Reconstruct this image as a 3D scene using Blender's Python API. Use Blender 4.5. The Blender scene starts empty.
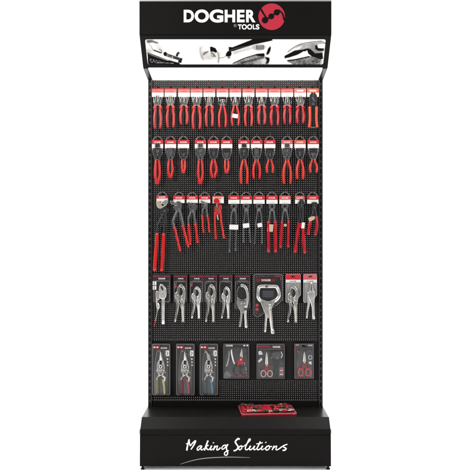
import bpy, math, random
import numpy as np
from mathutils import Vector
random.seed(7)
S = bpy.context.scene
C = S.collection
D = 4.0          # camera distance from the perforated wall of the stand (m)
K0 = 0.005       # metres per photo pixel on the perforated wall
ZC = 1.031       # camera height
CX, CY = 235.4, 245.0

# ------------------------------------------------------------------ camera
cam_d = bpy.data.cameras.new('camera'); cam = bpy.data.objects.new('camera', cam_d); C.objects.link(cam)
cam.location = (0, -D, ZC); cam.rotation_euler = (math.pi/2, 0, 0)
cam_d.sensor_width = 36; cam_d.lens = 36*(D/K0)/470
cam_d.shift_x = (235-CX)/470; cam_d.shift_y = (CY-235)/470
cam_d.clip_end = 100; cam_d.clip_start = 0.05
S.camera = cam
# ------------------------------------------------------------------ light
w = bpy.data.worlds.new("World"); S.world = w; w.use_nodes = True
bg = w.node_tree.nodes['Background']; bg.inputs[0].default_value = (1.0, 0.99, 0.98, 1); bg.inputs[1].default_value = 0.11
def area(name, loc, target, sx, sy, power, col=(1, 1, 1)):
    l = bpy.data.lights.new(name, 'AREA'); l.shape = 'RECTANGLE'; l.size = sx; l.size_y = sy; l.energy = power; l.color = col
    o = bpy.data.objects.new(name, l); C.objects.link(o); o.location = loc
    o.rotation_euler = (Vector(target)-Vector(loc)).to_track_quat('-Z', 'Y').to_euler()
    return o
area('unseen_key_light', (-2.3, -3.4, 2.7), (0, 0, 1.0), .7, 1.1, 106, (1, .98, .96))  # key and fill are unseen lamps added to light the front
area('unseen_fill_light', (2.6, -3.2, 2.2), (0, 0, 1.0), .8, 1.3, 54, (1, .99, .98))
area('overhead_backdrop_light', (0, .65, 3.7), (0, .5, 0), 5.5, 2.0, 280)  # this lamp and the next two are unseen, added to whiten the backdrop
area('backdrop_light', (-2.6, .7, 1.6), (0, 3.2, 1.3), .6, 2.6, 34)
area('backdrop_light', (2.6, .7, 1.6), (0, 3.2, 1.3), .6, 2.6, 34)
S.view_settings.view_transform = 'Standard'; S.view_settings.look = 'None'
S.view_settings.exposure = 0; S.view_settings.gamma = 1

# ------------------------------------------------------------------ materials
def mat(name, col, rough=.5, metal=0, spec=.5, coat=0, bump=0, bscale=300, emit=0, var=0):
    m = bpy.data.materials.new(name); m.use_nodes = True; nt = m.node_tree; p = nt.nodes['Principled BSDF']
    p.inputs['Base Color'].default_value = (*col, 1); p.inputs['Roughness'].default_value = rough
    p.inputs['Metallic'].default_value = metal; p.inputs['Specular IOR Level'].default_value = spec
    p.inputs['Coat Weight'].default_value = coat
    if emit:
        p.inputs['Emission Color'].default_value = (*col, 1); p.inputs['Emission Strength'].default_value = emit
    if bump or var:
        tc = nt.nodes.new('ShaderNodeTexCoord'); n = nt.nodes.new('ShaderNodeTexNoise')
        n.inputs['Scale'].default_value = bscale; n.inputs['Detail'].default_value = 4
        nt.links.new(tc.outputs['Object'], n.inputs['Vector'])
        if bump:
            b = nt.nodes.new('ShaderNodeBump'); b.inputs['Strength'].default_value = bump; b.inputs['Distance'].default_value = .002
            nt.links.new(n.outputs['Fac'], b.inputs['Height']); nt.links.new(b.outputs['Normal'], p.inputs['Normal'])
        if var:
            r = nt.nodes.new('ShaderNodeMapRange'); r.inputs['To Min'].default_value = max(0, rough-var); r.inputs['To Max'].default_value = rough+var
            nt.links.new(n.outputs['Fac'], r.inputs['Value']); nt.links.new(r.outputs['Result'], p.inputs['Roughness'])
    return m
def clear(name, col=(1, 1, 1), base=.06, edge=.5, rough=.08, bump=.22, bs=45):
    m = bpy.data.materials.new(name); m.use_nodes = True; nt = m.node_tree; nt.nodes.clear()
    out = nt.nodes.new('ShaderNodeOutputMaterial'); mx = nt.nodes.new('ShaderNodeMixShader')
    t = nt.nodes.new('ShaderNodeBsdfTransparent'); g = nt.nodes.new('ShaderNodeBsdfGlossy')
    t.inputs['Color'].default_value = (*[c*.97 for c in col], 1); g.inputs['Roughness'].default_value = rough; g.inputs['Color'].default_value = (.9, .9, .9, 1)
    lw = nt.nodes.new('ShaderNodeLayerWeight'); lw.inputs['Blend'].default_value = .25
    mr = nt.nodes.new('ShaderNodeMapRange'); mr.inputs['To Min'].default_value = base; mr.inputs['To Max'].default_value = edge
    tc = nt.nodes.new('ShaderNodeTexCoord'); n = nt.nodes.new('ShaderNodeTexNoise'); n.inputs['Scale'].default_value = bs; n.inputs['Detail'].default_value = 2
    b = nt.nodes.new('ShaderNodeBump'); b.inputs['Strength'].default_value = bump; b.inputs['Distance'].default_value = .004
    L = nt.links.new
    L(tc.outputs['Object'], n.inputs['Vector']); L(n.outputs['Fac'], b.inputs['Height'])
    L(b.outputs['Normal'], g.inputs['Normal']); L(b.outputs['Normal'], lw.inputs['Normal'])
    L(lw.outputs['Facing'], mr.inputs['Value']); L(mr.outputs['Result'], mx.inputs['Fac'])
    L(t.outputs[0], mx.inputs[1]); L(g.outputs[0], mx.inputs[2]); L(mx.outputs[0], out.inputs[0])
    return m
BLK = mat('black_powder_coat', (.0072, .0067, .0064), .45, spec=.08, bump=.12, bscale=900, var=.05)
BLK_GLOSS = mat('black_shelf_enamel', (.0065, .006, .0056), .3, spec=.22, var=.05, bscale=40)
BLKP = mat('perforated_black_steel', (.007, .0062, .0058), .45, spec=.18)
UPR = mat('upright_black_steel', (.015, .014, .014), .38, spec=.5)
VOID = mat('dark_channel', (.003, .003, .003), .8, spec=.1)
TRIM = mat('pale_aluminium_trim', (.55, .55, .55), .4, metal=.6)
WHT = mat('white_vinyl', (.92, .92, .92), .45)
GREYV = mat('faded_grey_vinyl', (.32, .32, .32), .5)
EMB = mat('crimson_vinyl', (.50, .018, .045), .45)
REG = mat('grey_vinyl', (.35, .35, .35), .5)
FLOOR = mat('white_paper_backdrop', (.93, .93, .93), .8, spec=.1)
CHROME = mat('polished_chrome', (.52, .51, .50), .16, metal=.9, bump=.1, bscale=160, var=.08)
NICKEL = mat('satin_nickel', (.66, .64, .59), .22, metal=.8, bump=.14, bscale=55, var=.12)
NICKELD = mat('dull_nickel', (.42, .41, .39), .28, metal=.8, bump=.14, bscale=55, var=.12)
NICKELB = mat('bright_nickel', (.90, .89, .87), .2, metal=.75, bump=.12, bscale=55, var=.1)
STEELD = mat('dark_steel', (.11, .11, .11), .28, metal=.5, bump=.07, bscale=120, var=.1)
STEELB = mat('blackened_steel', (.03, .031, .033), .28, metal=.3, spec=.5, bump=.07, bscale=120, var=.1)
GUN = mat('gunmetal', (.12, .123, .128), .28, metal=.5, bump=.07, bscale=120, var=.1)
GOLD = mat('brassy_steel', (.66, .58, .44), .26, metal=.6, bump=.08, bscale=100, var=.1)
RED = mat('red_dipped_grip', (.50, .016, .014), .22, spec=.5, bump=.06, bscale=200)
REDO = mat('orange_red_grip', (.53, .026, .015), .22, spec=.5, bump=.06, bscale=200)
ORG = mat('orange_grip', (.64, .06, .018), .38, bump=.06, bscale=200)
REDC = mat('crimson_grip', (.40, .010, .018), .2, spec=.5, bump=.06, bscale=200)
REDP = mat('salmon_red_grip', (.44, .028, .024), .24, spec=.5, bump=.06, bscale=200)
REDD = mat('dark_red_inlay', (.22, .006, .01), .45)
TAGR = mat('red_card', (.55, .014, .022), .38, coat=.2)
TAGRP = mat('pale_red_card', (.60, .10, .10), .4, coat=.2)
TAGRO = mat('orange_red_card', (.62, .09, .04), .4, coat=.2)
TAGW = mat('white_card', (.82, .80, .78), .4, coat=.2)
TAGB = mat('glare_paled_card', (.50, .11, .10), .4, coat=.2)  # red band made paler to carry the canopy lamp's glare
TAGP = mat('faint_pink_card', (.72, .52, .50), .4, coat=.2)
CARDK = mat('black_blister_card', (.018, .017, .02), .35, coat=.3, spec=.4)
CARDG = mat('charcoal_blister_card', (.024, .022, .023), .35, coat=.3, spec=.4)
CARDR = mat('deep_red_print', (.18, .010, .02), .4)
INKW = mat('white_print', (.75, .75, .75), .5)
INKG = mat('grey_print', (.16, .16, .165), .5)
PINK = mat('pink_print', (.5, .06, .08), .5)
STICK = mat('white_sticker', (.74, .72, .70), .45)
STICKT = mat('tan_sticker', (.50, .39, .27), .45)
WIREM = mat('hook_wire', (.05, .048, .047), .3, metal=.8)
LOOP = mat('grey_hang_loop', (.13, .125, .12), .35, spec=.5)
YEL = mat('yellow_grip', (.46, .44, .15), .4); PNK = mat('pink_red_grip', (.42, .055, .09), .4); BLU = mat('light_blue_grip', (.08, .26, .36), .4)
OLV = mat('olive_shadow_grip', (.16, .15, .06), .45); MAR = mat('maroon_shadow_grip', (.13, .012, .02), .45); SLT = mat('slate_shadow_grip', (.05, .075, .09), .45)  # darkened versions of the grip colours, shade painted on the left handles
KITR = mat('red_vinyl_case', (.50, .012, .03), .33, coat=.3, bump=.4, bscale=60)
KITP = mat('pale_red_piping', (.66, .16, .17), .3, coat=.3)
KITD = mat('maroon_case_lining', (.045, .004, .006), .55, bump=.3, bscale=120)
BRASS = mat('brass', (.62, .42, .18), .3, metal=1)
GRNT = mat('olive_green_tool', (.04, .042, .025), .4)
CLR = clear('clear_blister', base=.022, edge=.6)
CLRT = clear('clear_sleeve', base=.10, edge=.75, rough=.16)
RIM = mat('moulded_plastic_rim', (.20, .195, .20), .25, spec=.6)
DIFF = mat('lamp_diffuser', (1, .94, .87), .6, emit=6.5)

# ------------------------------------------------------------------ helpers
def tag(o, label=None, cat=None, group=None, kind=None):
    if label: o['label'] = label
    if cat: o['category'] = cat
    if group: o['group'] = group
    if kind: o['kind'] = kind
    return o
def empty(name, loc, **kw):
    o = bpy.data.objects.new(name, None); o.empty_display_size = .02; C.objects.link(o); o.location = loc; tag(o, **kw); return o
def mesh_obj(name, vs, fs, m, parent=None, smooth=False, loc=None):
    me = bpy.data.meshes.new(name); me.from_pydata([tuple(map(float, v)) for v in vs], [], fs); me.update()
    if smooth: me.shade_smooth()
    ms = m if isinstance(m, (list, tuple)) else [m]
    for mm in ms: me.materials.append(mm)
    o = bpy.data.objects.new(name, me); C.objects.link(o)
    if parent: o.parent = parent
    if loc: o.location = loc
    return o
def kd(d): return K0*(D-d)/D
def P(px, py, d): k = kd(d); return ((px-CX)*k, -d, ZC+(CY-py)*k)
def box_vf(x0, x1, y0, y1, z0, z1, b=0):
    if b <= 0:
        v = [(x, y, z) for x in (x0, x1) for y in (y0, y1) for z in (z0, z1)]
        return v, [(0, 1, 3, 2), (4, 6, 7, 5), (0, 4, 5, 1), (2, 3, 7, 6), (0, 2, 6, 4), (1, 5, 7, 3)]
    pts = [(x0, z0), (x1, z0), (x1, z1), (x0, z1)]
    return plate_vf(pts, y0, y1, b)
def area2(p): return sum(p[i][0]*p[(i+1) % len(p)][1]-p[(i+1) % len(p)][0]*p[i][1] for i in range(len(p)))/2
def inset(p, b):
    n = len(p); out = []
    for i in range(n):
        a, c, e = Vector(p[i-1]), Vector(p[i]), Vector(p[(i+1) % n])
        d1 = (c-a); d2 = (e-c)
        if d1.length < 1e-9 or d2.length < 1e-9: out.append(tuple(c)); continue
        d1.normalize(); d2.normalize()
        n1 = Vector((-d1.y, d1.x)); n2 = Vector((-d2.y, d2.x)); m = n1+n2
        if m.length < 1e-6: m = n1
        m.normalize(); s = b/max(.45, m.dot(n1))
        out.append((c.x+m.x*s, c.y+m.y*s))
    return out
def plate_vf(pts, yf, yb, b=0):
    """pts (x,z); front at y=yf (nearer camera), back at yb"""
    if area2(pts) < 0: pts = pts[::-1]
    n = len(pts); rings = []
    if b >= .001: rings = [(inset(pts, b*1.25), yf), (inset(pts, b*.8), yf+b*.1), (inset(pts, b*.38), yf+b*.38), (inset(pts, b*.1), yf+b*.78), (pts, yf+b*1.2), (pts, yb)]
    elif b > 0: rings = [(inset(pts, b), yf), (inset(pts, b*.3), yf+b*.3), (pts, yf+b), (pts, yb)]
    else: rings = [(pts, yf), (pts, yb)]
    v = []; f = []
    for r, y in rings: v += [(x, y, z) for x, z in r]
    for k in range(len(rings)-1):
        for i in range(n):
            j = (i+1) % n; f.append((k*n+i, (k+1)*n+i, (k+1)*n+j, k*n+j))
    f.append(tuple(range(n))); f.append(tuple(reversed(range((len(rings)-1)*n, len(rings)*n))))
    return v, f
def cr(pts, n=5, closed=False):
    P_ = [np.array(p, float) for p in pts]; N = len(P_); out = []
    rng = range(N if closed else N-1)
    for i in rng:
        p0 = P_[(i-1) % N] if closed or i > 0 else P_[0]; p1 = P_[i]; p2 = P_[(i+1) % N]
        p3 = P_[(i+2) % N] if closed or i+2 < N else P_[-1]
        for t in np.linspace(0, 1, n, endpoint=False):
            out.append(.5*((2*p1)+(-p0+p2)*t+(2*p0-5*p1+4*p2-p3)*t*t+(-p0+3*p1-3*p2+p3)*t**3))
    if not closed: out.append(P_[-1])
    return [tuple(p) for p in out]
def tube_vf(pts, rs, flat=1.0, n=10, closed=False):
    """pts 3d (x,y,z) mostly in the xz plane; rs radii; flat = y radius / in-plane radius"""
    Pn = [Vector(p) for p in pts]; N = len(Pn); v = []; f = []
    for i, p in enumerate(Pn):
        a = Pn[i-1] if (i > 0 or closed) else p; b = Pn[(i+1) % N] if (i < N-1 or closed) else p
        t = (b-a).normalized()
        up = Vector((0, -1, 0))
        if abs(t.dot(up)) > .95: up = Vector((0, 0, 1))
        s = t.cross(up).normalized(); u = s.cross(t).normalized(); r = rs[i]
        for k in range(n):
            an = 2*math.pi*k/n; v.append(p+s*(math.cos(an)*r)+u*(math.sin(an)*r*flat))
    for i in range(N if closed else N-1):
        j = (i+1) % N
        for k in range(n):
            l = (k+1) % n; f.append((i*n+k, i*n+l, j*n+l, j*n+k))
    if not closed:
        f.append(tuple(reversed(range(n)))); f.append(tuple(range((N-1)*n, N*n)))
    return v, f
def join(*vfs):
    V = []; F = []
    for v, f in vfs:
        o = len(V); V += list(v); F += [tuple(i+o for i in q) for q in f]
    return V, F
def cyl_vf(x, z, r, y0, y1, n=14, dome=0):
    pts = [(x+r*math.cos(2*math.pi*i/n), z+r*math.sin(2*math.pi*i/n)) for i in range(n)]
    return plate_vf(pts, y0, y1, dome)

_tc = {}
def text_raw(s, off=0.0, ext=.01):
    if (s, off, ext) in _tc: return _tc[(s, off, ext)]
    cu = bpy.data.curves.new('t', 'FONT'); cu.body = s; cu.offset = off; cu.extrude = ext; cu.resolution_u = 5
    o = bpy.data.objects.new('t', cu); C.objects.link(o)
    dg = bpy.context.evaluated_depsgraph_get(); dg.update()
    me = bpy.data.meshes.new_from_object(o.evaluated_get(dg))
    V = np.array([v.co[:] for v in me.vertices]); F = [tuple(p.vertices) for p in me.polygons]
    bpy.data.objects.remove(o); bpy.data.curves.remove(cu); bpy.data.meshes.remove(me)
    _tc[(s, off, ext)] = (V, F); return V, F
def text_vf(s, x0, x1, z0, z1, yf, th, off=0.0):
    V, F = text_raw(s, off); V = V.copy()
    mn = V.min(0); mx = V.max(0)
    X = x0+(V[:, 0]-mn[0])/(mx[0]-mn[0])*(x1-x0); Z = z0+(V[:, 1]-mn[1])/(mx[1]-mn[1])*(z1-z0)
    Y = np.where(V[:, 2] > 0, yf, yf+th)
    return list(zip(X, Y, Z)), F

# ------------------------------------------------------------------ backdrop
prof = [(-6, 0)]+[(1.9, 0)]+[(1.9+1.3*math.sin(a), 1.3*(1-math.cos(a))) for a in np.linspace(.1, math.pi/2, 12)]+[(3.2, 5.5)]
v = []; f = []
for i, (y, z) in enumerate(prof):
    v += [(-5, y, z), (5, y, z)]
    if i: f.append((2*i-2, 2*i-1, 2*i+1, 2*i))
tag(mesh_obj('backdrop', v, f, FLOOR, smooth=True), kind='structure')

# ------------------------------------------------------------------ the display stand
stand = empty('display_stand', (0, 0, 0), label='tall black perforated metal tool display stand with lit header and low base shelf', cat='display stand')
def part(name, vf, m, parent=stand, smooth=False): return mesh_obj(name, vf[0], vf[1], m, parent, smooth)
def Z(r): return ZC+r
W = .4385

def perforated(name, x0, x1, z0, z1, nx, nz, hw, hh, mask, m, y, th=.0008, parent=stand):
    px = (x1-x0)/nx; pz = (z1-z0)/nz
    V = []; F = []
    for j in range(nz+1):
        for i in range(nx+1): V.append((x0+i*px, y, z0+j*pz))
    for j in range(nz):
        for i in range(nx):
            a = j*(nx+1)+i; b = a+1; c = b+nx+1; d = a+nx+1
            cx = x0+(i+.5)*px; cz = z0+(j+.5)*pz
            if mask and mask(cx, cz): F.append((a, b, c, d)); continue
            o = len(V)
            V += [(cx-hw/2, y, cz-hh/2), (cx+hw/2, y, cz-hh/2), (cx+hw/2, y, cz+hh/2), (cx-hw/2, y, cz+hh/2)]
            F += [(a, b, o+1, o), (b, c, o+2, o+1), (c, d, o+3, o+2), (d, a, o, o+3)]
    ob = mesh_obj(name, V, F, m, parent)
    md = ob.modifiers.new('sheet', 'SOLIDIFY'); md.thickness = th; md.offset = 1
    return ob
def mask(x, z):  # holes left out around the packs to imitate shadow on the board
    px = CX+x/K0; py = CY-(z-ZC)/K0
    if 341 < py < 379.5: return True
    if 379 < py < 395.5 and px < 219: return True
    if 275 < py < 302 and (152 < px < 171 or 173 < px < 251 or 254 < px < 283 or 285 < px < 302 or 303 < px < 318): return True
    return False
HP = .0102; HS = .0013
xl, xr = (151.6-CX)*K0, (319-CX)*K0
nx = round((xr-xl)/HP)
zt, zs, zb = Z((CY-80.3)*K0), Z((CY-339.8)*K0), Z((CY-400.5)*K0)
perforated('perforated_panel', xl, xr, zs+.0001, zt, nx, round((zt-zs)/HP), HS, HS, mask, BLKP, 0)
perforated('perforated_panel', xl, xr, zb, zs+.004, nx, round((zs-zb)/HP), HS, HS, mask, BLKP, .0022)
part('kick_plate', box_vf(xl, xr, -.002, .012, Z(-.806), zb-.0005), BLK)
# uprights with slots
for x0, x1 in ((148.4, 151.9), (318.7, 322.4)):
    X0, X1 = (x0-CX)*K0, (x1-CX)*K0
    n = round((Z(.835)-.06)/.032)
    u = perforated('slotted_upright', X0, X1, .06, Z(.835), 1, n, .0065, .021, None, UPR, -.011, .0015)
    u.modifiers.clear()
    mesh_obj('channel', *box_vf(X0, X1, -.0085, .05, .06, Z(.835)), VOID, u)
    mesh_obj('flange', *join(box_vf(X0-.0006, X0+.0006, -.0115, .05, .06, Z(.835)), box_vf(X1-.0006, X1+.0006, -.0115, .05, .06, Z(.835))), UPR, u)
# header canopy
dT, zT, zTb = .349, Z(1.1115), Z(.962)
fas = part('header_fascia', plate_vf([(-W, zTb), (W, zTb), (W, zT), (-W, zT)], -dT, -dT+.02, .0015), BLK)
part('header_trim', box_vf(-W, W, -dT-.001, -dT+.03, zT+.0005, zT+.012), TRIM)
part('header_top', box_vf(-W, W, -dT+.031, .05, zT-.004, zT+.002), BLK)
part('header_back', box_vf(-W, W, .03, .05, Z(.838), zT-.005), BLK)
# slanted face
dA, zA, dB, zB = .343, Z(.959), .197, Z(.8425)
def slope(t): return (dA+(dB-dA)*t, zA+(zB-zA)*t)
nrm = Vector((0, -(zA-zB), -(dA-dB))).normalized()   # outward (towards camera and down)
v = []; f = []
def slantbox(x0, x1, t0, t1, o0, o1):
    v = []
    for o in (o0, o1):
        for t, x in ((t0, x0), (t0, x1), (t1, x1), (t1, x0)):
            d, z = slope(t); v.append((x, -d+nrm.y*o, z+nrm.z*o))
    return v, [(0, 1, 2, 3), (7, 6, 5, 4), (0, 4, 5, 1), (1, 5, 6, 2), (2, 6, 7, 3), (3, 7, 4, 0)]
slant = part('slanted_header_face', slantbox(-W, W, 0, 1, -.012, 0), BLK)
part('shadow_gap', box_vf(-W+.003, W-.003, -dT+.006, -dT+.02, zA-.001, zTb-.0002), VOID)
for s in (-1, 1):
    pts = [(-dT+.0205, zT-.006), (-dT+.0205, zTb), (-dA+.010, zA-.006), (-dB+.012, zB-.001), (-.002, Z(.8275)), (.029, Z(.8275)), (.029, zT-.006)]
    x0, x1 = (s*W, s*(W-.004))
    n = len(pts); vv = [(x0, y, z) for y, z in pts]+[(x1, y, z) for y, z in pts]
    ff = [tuple(range(n)), tuple(reversed(range(n, 2*n)))]+[(i, (i+1) % n, (i+1) % n+n, i+n) for i in range(n)]
    sp = mesh_obj('side_plate', vv, ff, BLK, stand)
    a0, a1 = sorted((s*(W-.0045), s*(W-.024)))
    br = [(a0, -dB+.004, zB-.004), (a1, -dB+.004, zB-.004), (a1, 0.0, Z(.8255)), (a0, 0.0, Z(.8255)),
          (a0, -dB+.004, zB+.006), (a1, -dB+.004, zB+.006), (a1, 0.0, Z(.838)), (a0, 0.0, Z(.838))]
    mesh_obj('canopy_bracket', br, [(0, 1, 2, 3), (7, 6, 5, 4), (0, 4, 5, 1), (1, 5, 6, 2), (2, 6, 7, 3), (3, 7, 4, 0)], UPR, stand)
# lamp diffuser under the canopy
xa = W-.026
part('lamp_diffuser', ([(-xa, -dB+.012, zB+.002), (xa, -dB+.012, zB+.002), (xa, .026, Z(.831)), (-xa, .026, Z(.831)),
                       (-xa, -dB+.012, zB+.008), (xa, -dB+.012, zB+.008), (xa, .026, Z(.837)), (-xa, .026, Z(.837))],
                      [(0, 3, 2, 1), (4, 5, 6, 7), (0, 1, 5, 4), (1, 2, 6, 5), (2, 3, 7, 6), (3, 0, 4, 7)]), DIFF)
# header lettering: every glyph fitted to its measured box
kT = kd(dT+.0008)
def hx(px): return (px-CX)*kT
def hz(py): return ZC+(CY-py)*kT
yl = -dT-.0008
parts_ = []
for ch, a, b, t_, bt in (('D', 183.7, 194.0, 9.75, 22.3), ('O', 194.6, 209.0, 9.4, 22.6), ('G', 209.4, 223.3, 9.4, 22.6), ('H', 224.7, 235.2, 9.75, 22.3),
                         ('E', 237.0, 244.6, 9.75, 22.3), ('R', 246.1, 255.6, 9.75, 22.3)):
    parts_.append(text_vf(ch, hx(a), hx(b), hz(bt), hz(t_), yl, .0007, .042))
let = mesh_obj('header_lettering', *join(*parts_), WHT, fas)
parts_ = []
for ch, a, b, t_, bt in (('T', 237.9, 241.7, 24.4, 29.3), ('O', 241.7, 246.9, 24.2, 29.5), ('O', 247.1, 252.3, 24.2, 29.5), ('L', 252.9, 255.6, 24.4, 29.3), ('S', 255.8, 259.4, 24.2, 29.5)):
    parts_.append(text_vf(ch, hx(a), hx(b), hz(bt), hz(t_), yl, .0007, .035))
mesh_obj('header_sublettering', *join(*parts_), WHT, fas)
parts_ = [text_vf('R', hx(234.6), hx(235.7), hz(26.3), hz(24.9), yl, .0007, .02)]
ring = [(hx(235.15)+1.35*kT*math.cos(a), yl+.0003, hz(25.6)+1.35*kT*math.sin(a)) for a in np.linspace(0, 2*math.pi, 24, endpoint=False)]
parts_.append(tube_vf(ring, [.0007]*24, .5, 6, True))
mesh_obj('registered_mark', *join(*parts_), REG, fas)
# round emblem
ex, ez, er = hx(271.7), hz(16.7), 13.3*kT
emb = mesh_obj('round_emblem', *cyl_vf(ex, ez, er, yl, yl+.0007, 64), EMB, fas)
def dsk(px, py, r, y=yl-.0006): return cyl_vf(hx(px), hz(py), r*kT, y, y+.0005, 28)
def ribbon(pp, ws, y, th=.0005):
    L_ = []; R_ = []
    for i, (x, yy) in enumerate(pp):
        a = pp[max(0, i-1)]; b = pp[min(len(pp)-1, i+1)]; dx, dy = b[0]-a[0], b[1]-a[1]; l = math.hypot(dx, dy) or 1
        L_.append((x-dy/l*ws[i], yy+dx/l*ws[i])); R_.append((x+dy/l*ws[i], yy-dx/l*ws[i]))
    return plate_vf([(hx(a), hz(b)) for a, b in L_+R_[::-1]], y, y+th)
st1 = cr([(260.4, 8.2), (262.5, 12.0), (265.6, 16.8), (268.2, 20.2)], 5); st2 = cr([(278.5, 9.8), (281.3, 12.2), (283.0, 15), (284.4, 20.5)], 5)
bar = cr([(265, 20.2), (271.2, 16.3), (276.7, 12.4)], 5)
mesh_obj('emblem_dots', *join(dsk(265, 20.2, 3.2), dsk(271.3, 16.4, 2.9), dsk(276.8, 12.4, 3.1)), BLK, emb)
mesh_obj('emblem_strokes', *join(ribbon(st1, list(np.linspace(.95, .75, len(st1))), yl-.0009), ribbon(st2, list(np.linspace(.6, .95, len(st2))), yl-.0009),
         ribbon(bar, [.8]*len(bar), yl-.0012)), BLK, emb)

# ---- lit picture panel: black and white photograph of tools printed on it (painted as a grid of coloured cells)
AX0, AX1, AY0, AY1 = 144.8, 324.6, 39.2, 64.2
RS = 5; aw, ah = int((AX1-AX0)*RS), int((AY1-AY0)*RS)
yy, xx = np.mgrid[0:ah, 0:aw]; xx = AX0+(xx+.5)/RS; yy = AY0+(yy+.5)/RS
rng = np.random.default_rng(3)
img = np.full((ah, aw), .93)
def inside(pts):
    m = np.zeros(xx.shape, bool); n = len(pts)
    for i in range(n):
        x1, y1 = pts[i]; x2, y2 = pts[(i+1) % n]
        if y1 == y2: continue
        c = ((y1 > yy) != (y2 > yy)) & (xx < (x2-x1)*(yy-y1)/(y2-y1)+x1); m ^= c
    return m
def blur(a, r):
    k = np.exp(-np.arange(-3*r, 3*r+1)**2/(2*r*r)) if r > 0 else np.array([1]); k /= k.sum()
    p = len(k)//2
    b = np.pad(a, ((p, p), (0, 0)), 'edge'); b = sum(k[i]*b[i:i+a.shape[0]] for i in range(len(k)))
    b = np.pad(b, ((0, 0), (p, p)), 'edge'); return sum(k[i]*b[:, i:i+a.shape[1]] for i in range(len(k)))
TX = blur(rng.random(img.shape)-.5, 2)*6
LF = blur(rng.random(img.shape)-.5, 14)*18
LF = np.clip(LF, -1, 1)
def fill(pts, g, soft=1, sm=False, tex=0):
    global img
    if sm: pts = cr(pts, 6, True)
    m = blur(inside(pts).astype(float), 1.25*soft); gg = g*(1+.4*LF)+(tex*.7*TX if tex else 0)
    img = img*(1-m)+gg*m
def line(pts, wd, g, soft=1):
    pts = cr(pts, 6); L_ = []; R_ = []
    for i, (x, y) in enumerate(pts):
        a = pts[max(0, i-1)]; b = pts[min(len(pts)-1, i+1)]; dx, dy = b[0]-a[0], b[1]-a[1]; l = math.hypot(dx, dy) or 1
        L_.append((x-dy/l*wd/2, y+dx/l*wd/2)); R_.append((x+dy/l*wd/2, y-dx/l*wd/2))
    fill(L_+R_[::-1], g, soft)
# left tool (multi grip) -- coordinates in photo pixels
o = (142, 36); q = 9.79
def c3(x, y): return (142+x/9.79, 36+y/9.79)
def c4(x, y): return (188+x/9.79, 36+y/9.79)
def c5(x, y): return (232+x/9.79, 36+y/9.79)
def c6(x, y): return (278+x/9.4, 36+y/9.4)
fill([c3(30, 30), c3(150, 65), c3(200, 120), c3(330, 190), c3(380, 215), c3(360, 262), c3(230, 240), c3(30, 180)], .86, 3)
fill([c3(40, 160), c3(120, 190), c3(230, 232), c3(345, 262), c3(350, 285), c3(30, 285)], .06, 1)
fill([c3(345, 215), c3(380, 215), c3(365, 262), c3(335, 258)], .04, 1)
fill([c3(45, 40), c3(90, 35), c3(160, 62), c3(140, 72), c3(95, 60), c3(45, 68)], .45, 2)
line([c3(60, 75), c3(80, 100), c3(95, 135)], .5, .5)
line([c3(100, 135), c3(135, 148), c3(175, 163)], 1.0, .08)
line([c3(155, 125), c3(178, 140), c3(178, 162)], .6, .35)
fill([c3(195, 165), c3(215, 152), c3(232, 165), c3(222, 195), c3(200, 190)], .05, 1)
fill([c3(225, 172), c3(285, 190), c3(278, 215), c3(222, 198)], .45, 1, tex=.3)
fill([c3(290, 195), c3(372, 218), c3(350, 240), c3(285, 215)], .30, 1, tex=.3)
line([c3(228, 172), c3(290, 192), c3(350, 212)], .5, .1)
line([c3(325, 195), c3(335, 172), c3(352, 158)], 2.0, .05); line([c3(330, 182), c3(350, 160)], .5, .55)
line([c3(45, 170), c3(130, 205), c3(240, 240)], .5, .9)
sw = [(50, 235), (68, 222), (60, 250), (80, 255), (92, 225), (102, 258), (120, 232), (132, 258), (150, 240), (170, 258), (195, 250)]
line([c3(*p) for p in sw], .45, .75); line([c3(*p) for p in ((110, 262), (180, 262), (290, 266))], .5, .8)
# adjustable wrench jaw
fill([c4(108, 105), c4(150, 88), c4(152, 240), c4(118, 225)], .62, 5)
fill([c4(255, 90), c4(300, 120), c4(300, 250), c4(270, 262)], .70, 6)
fill([c5(0, 150), c5(200, 100), c5(210, 120), c5(0, 180)], .72, 5)
fill([c4(112, 110), c4(190, 75), c4(290, 100), c4(310, 180), c4(280, 255), c4(130, 235)], .84, 8)
line([c4(112, 105), c4(108, 150), c4(122, 200), c4(138, 228)], .55, .5, 2)
fill([c4(130, 150), c4(195, 145), c4(190, 165), c4(155, 185), c4(130, 190)], .68, 2, tex=.2)
line([c4(140, 180), c4(160, 160), c4(190, 150)], .7, .3)
fill([c4(208, 105), c4(225, 102), c4(262, 118), c4(278, 150), c4(265, 160), c4(235, 148), c4(212, 152)], .05, 1)
fill([c4(212, 155), c4(250, 158), c4(262, 200), c4(232, 205), c4(210, 185)], .65, 1, tex=.5)
line([c4(215, 160), c4(245, 180), c4(262, 202)], .5, .25)
line([c4(278, 152), c4(290, 180), c4(292, 215), c4(287, 262)], .5, .35)
line([c4(285, 212), c4(330, 210), c4(365, 195)], .5, .4)
fill([c4(362, 190), c4(380, 150), c4(410, 145), c4(418, 175), c4(400, 198)], .05, 1, True)
fill([c4(372, 195), c4(405, 195), c4(408, 215), c4(385, 222)], .55, 1, tex=.4)
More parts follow.
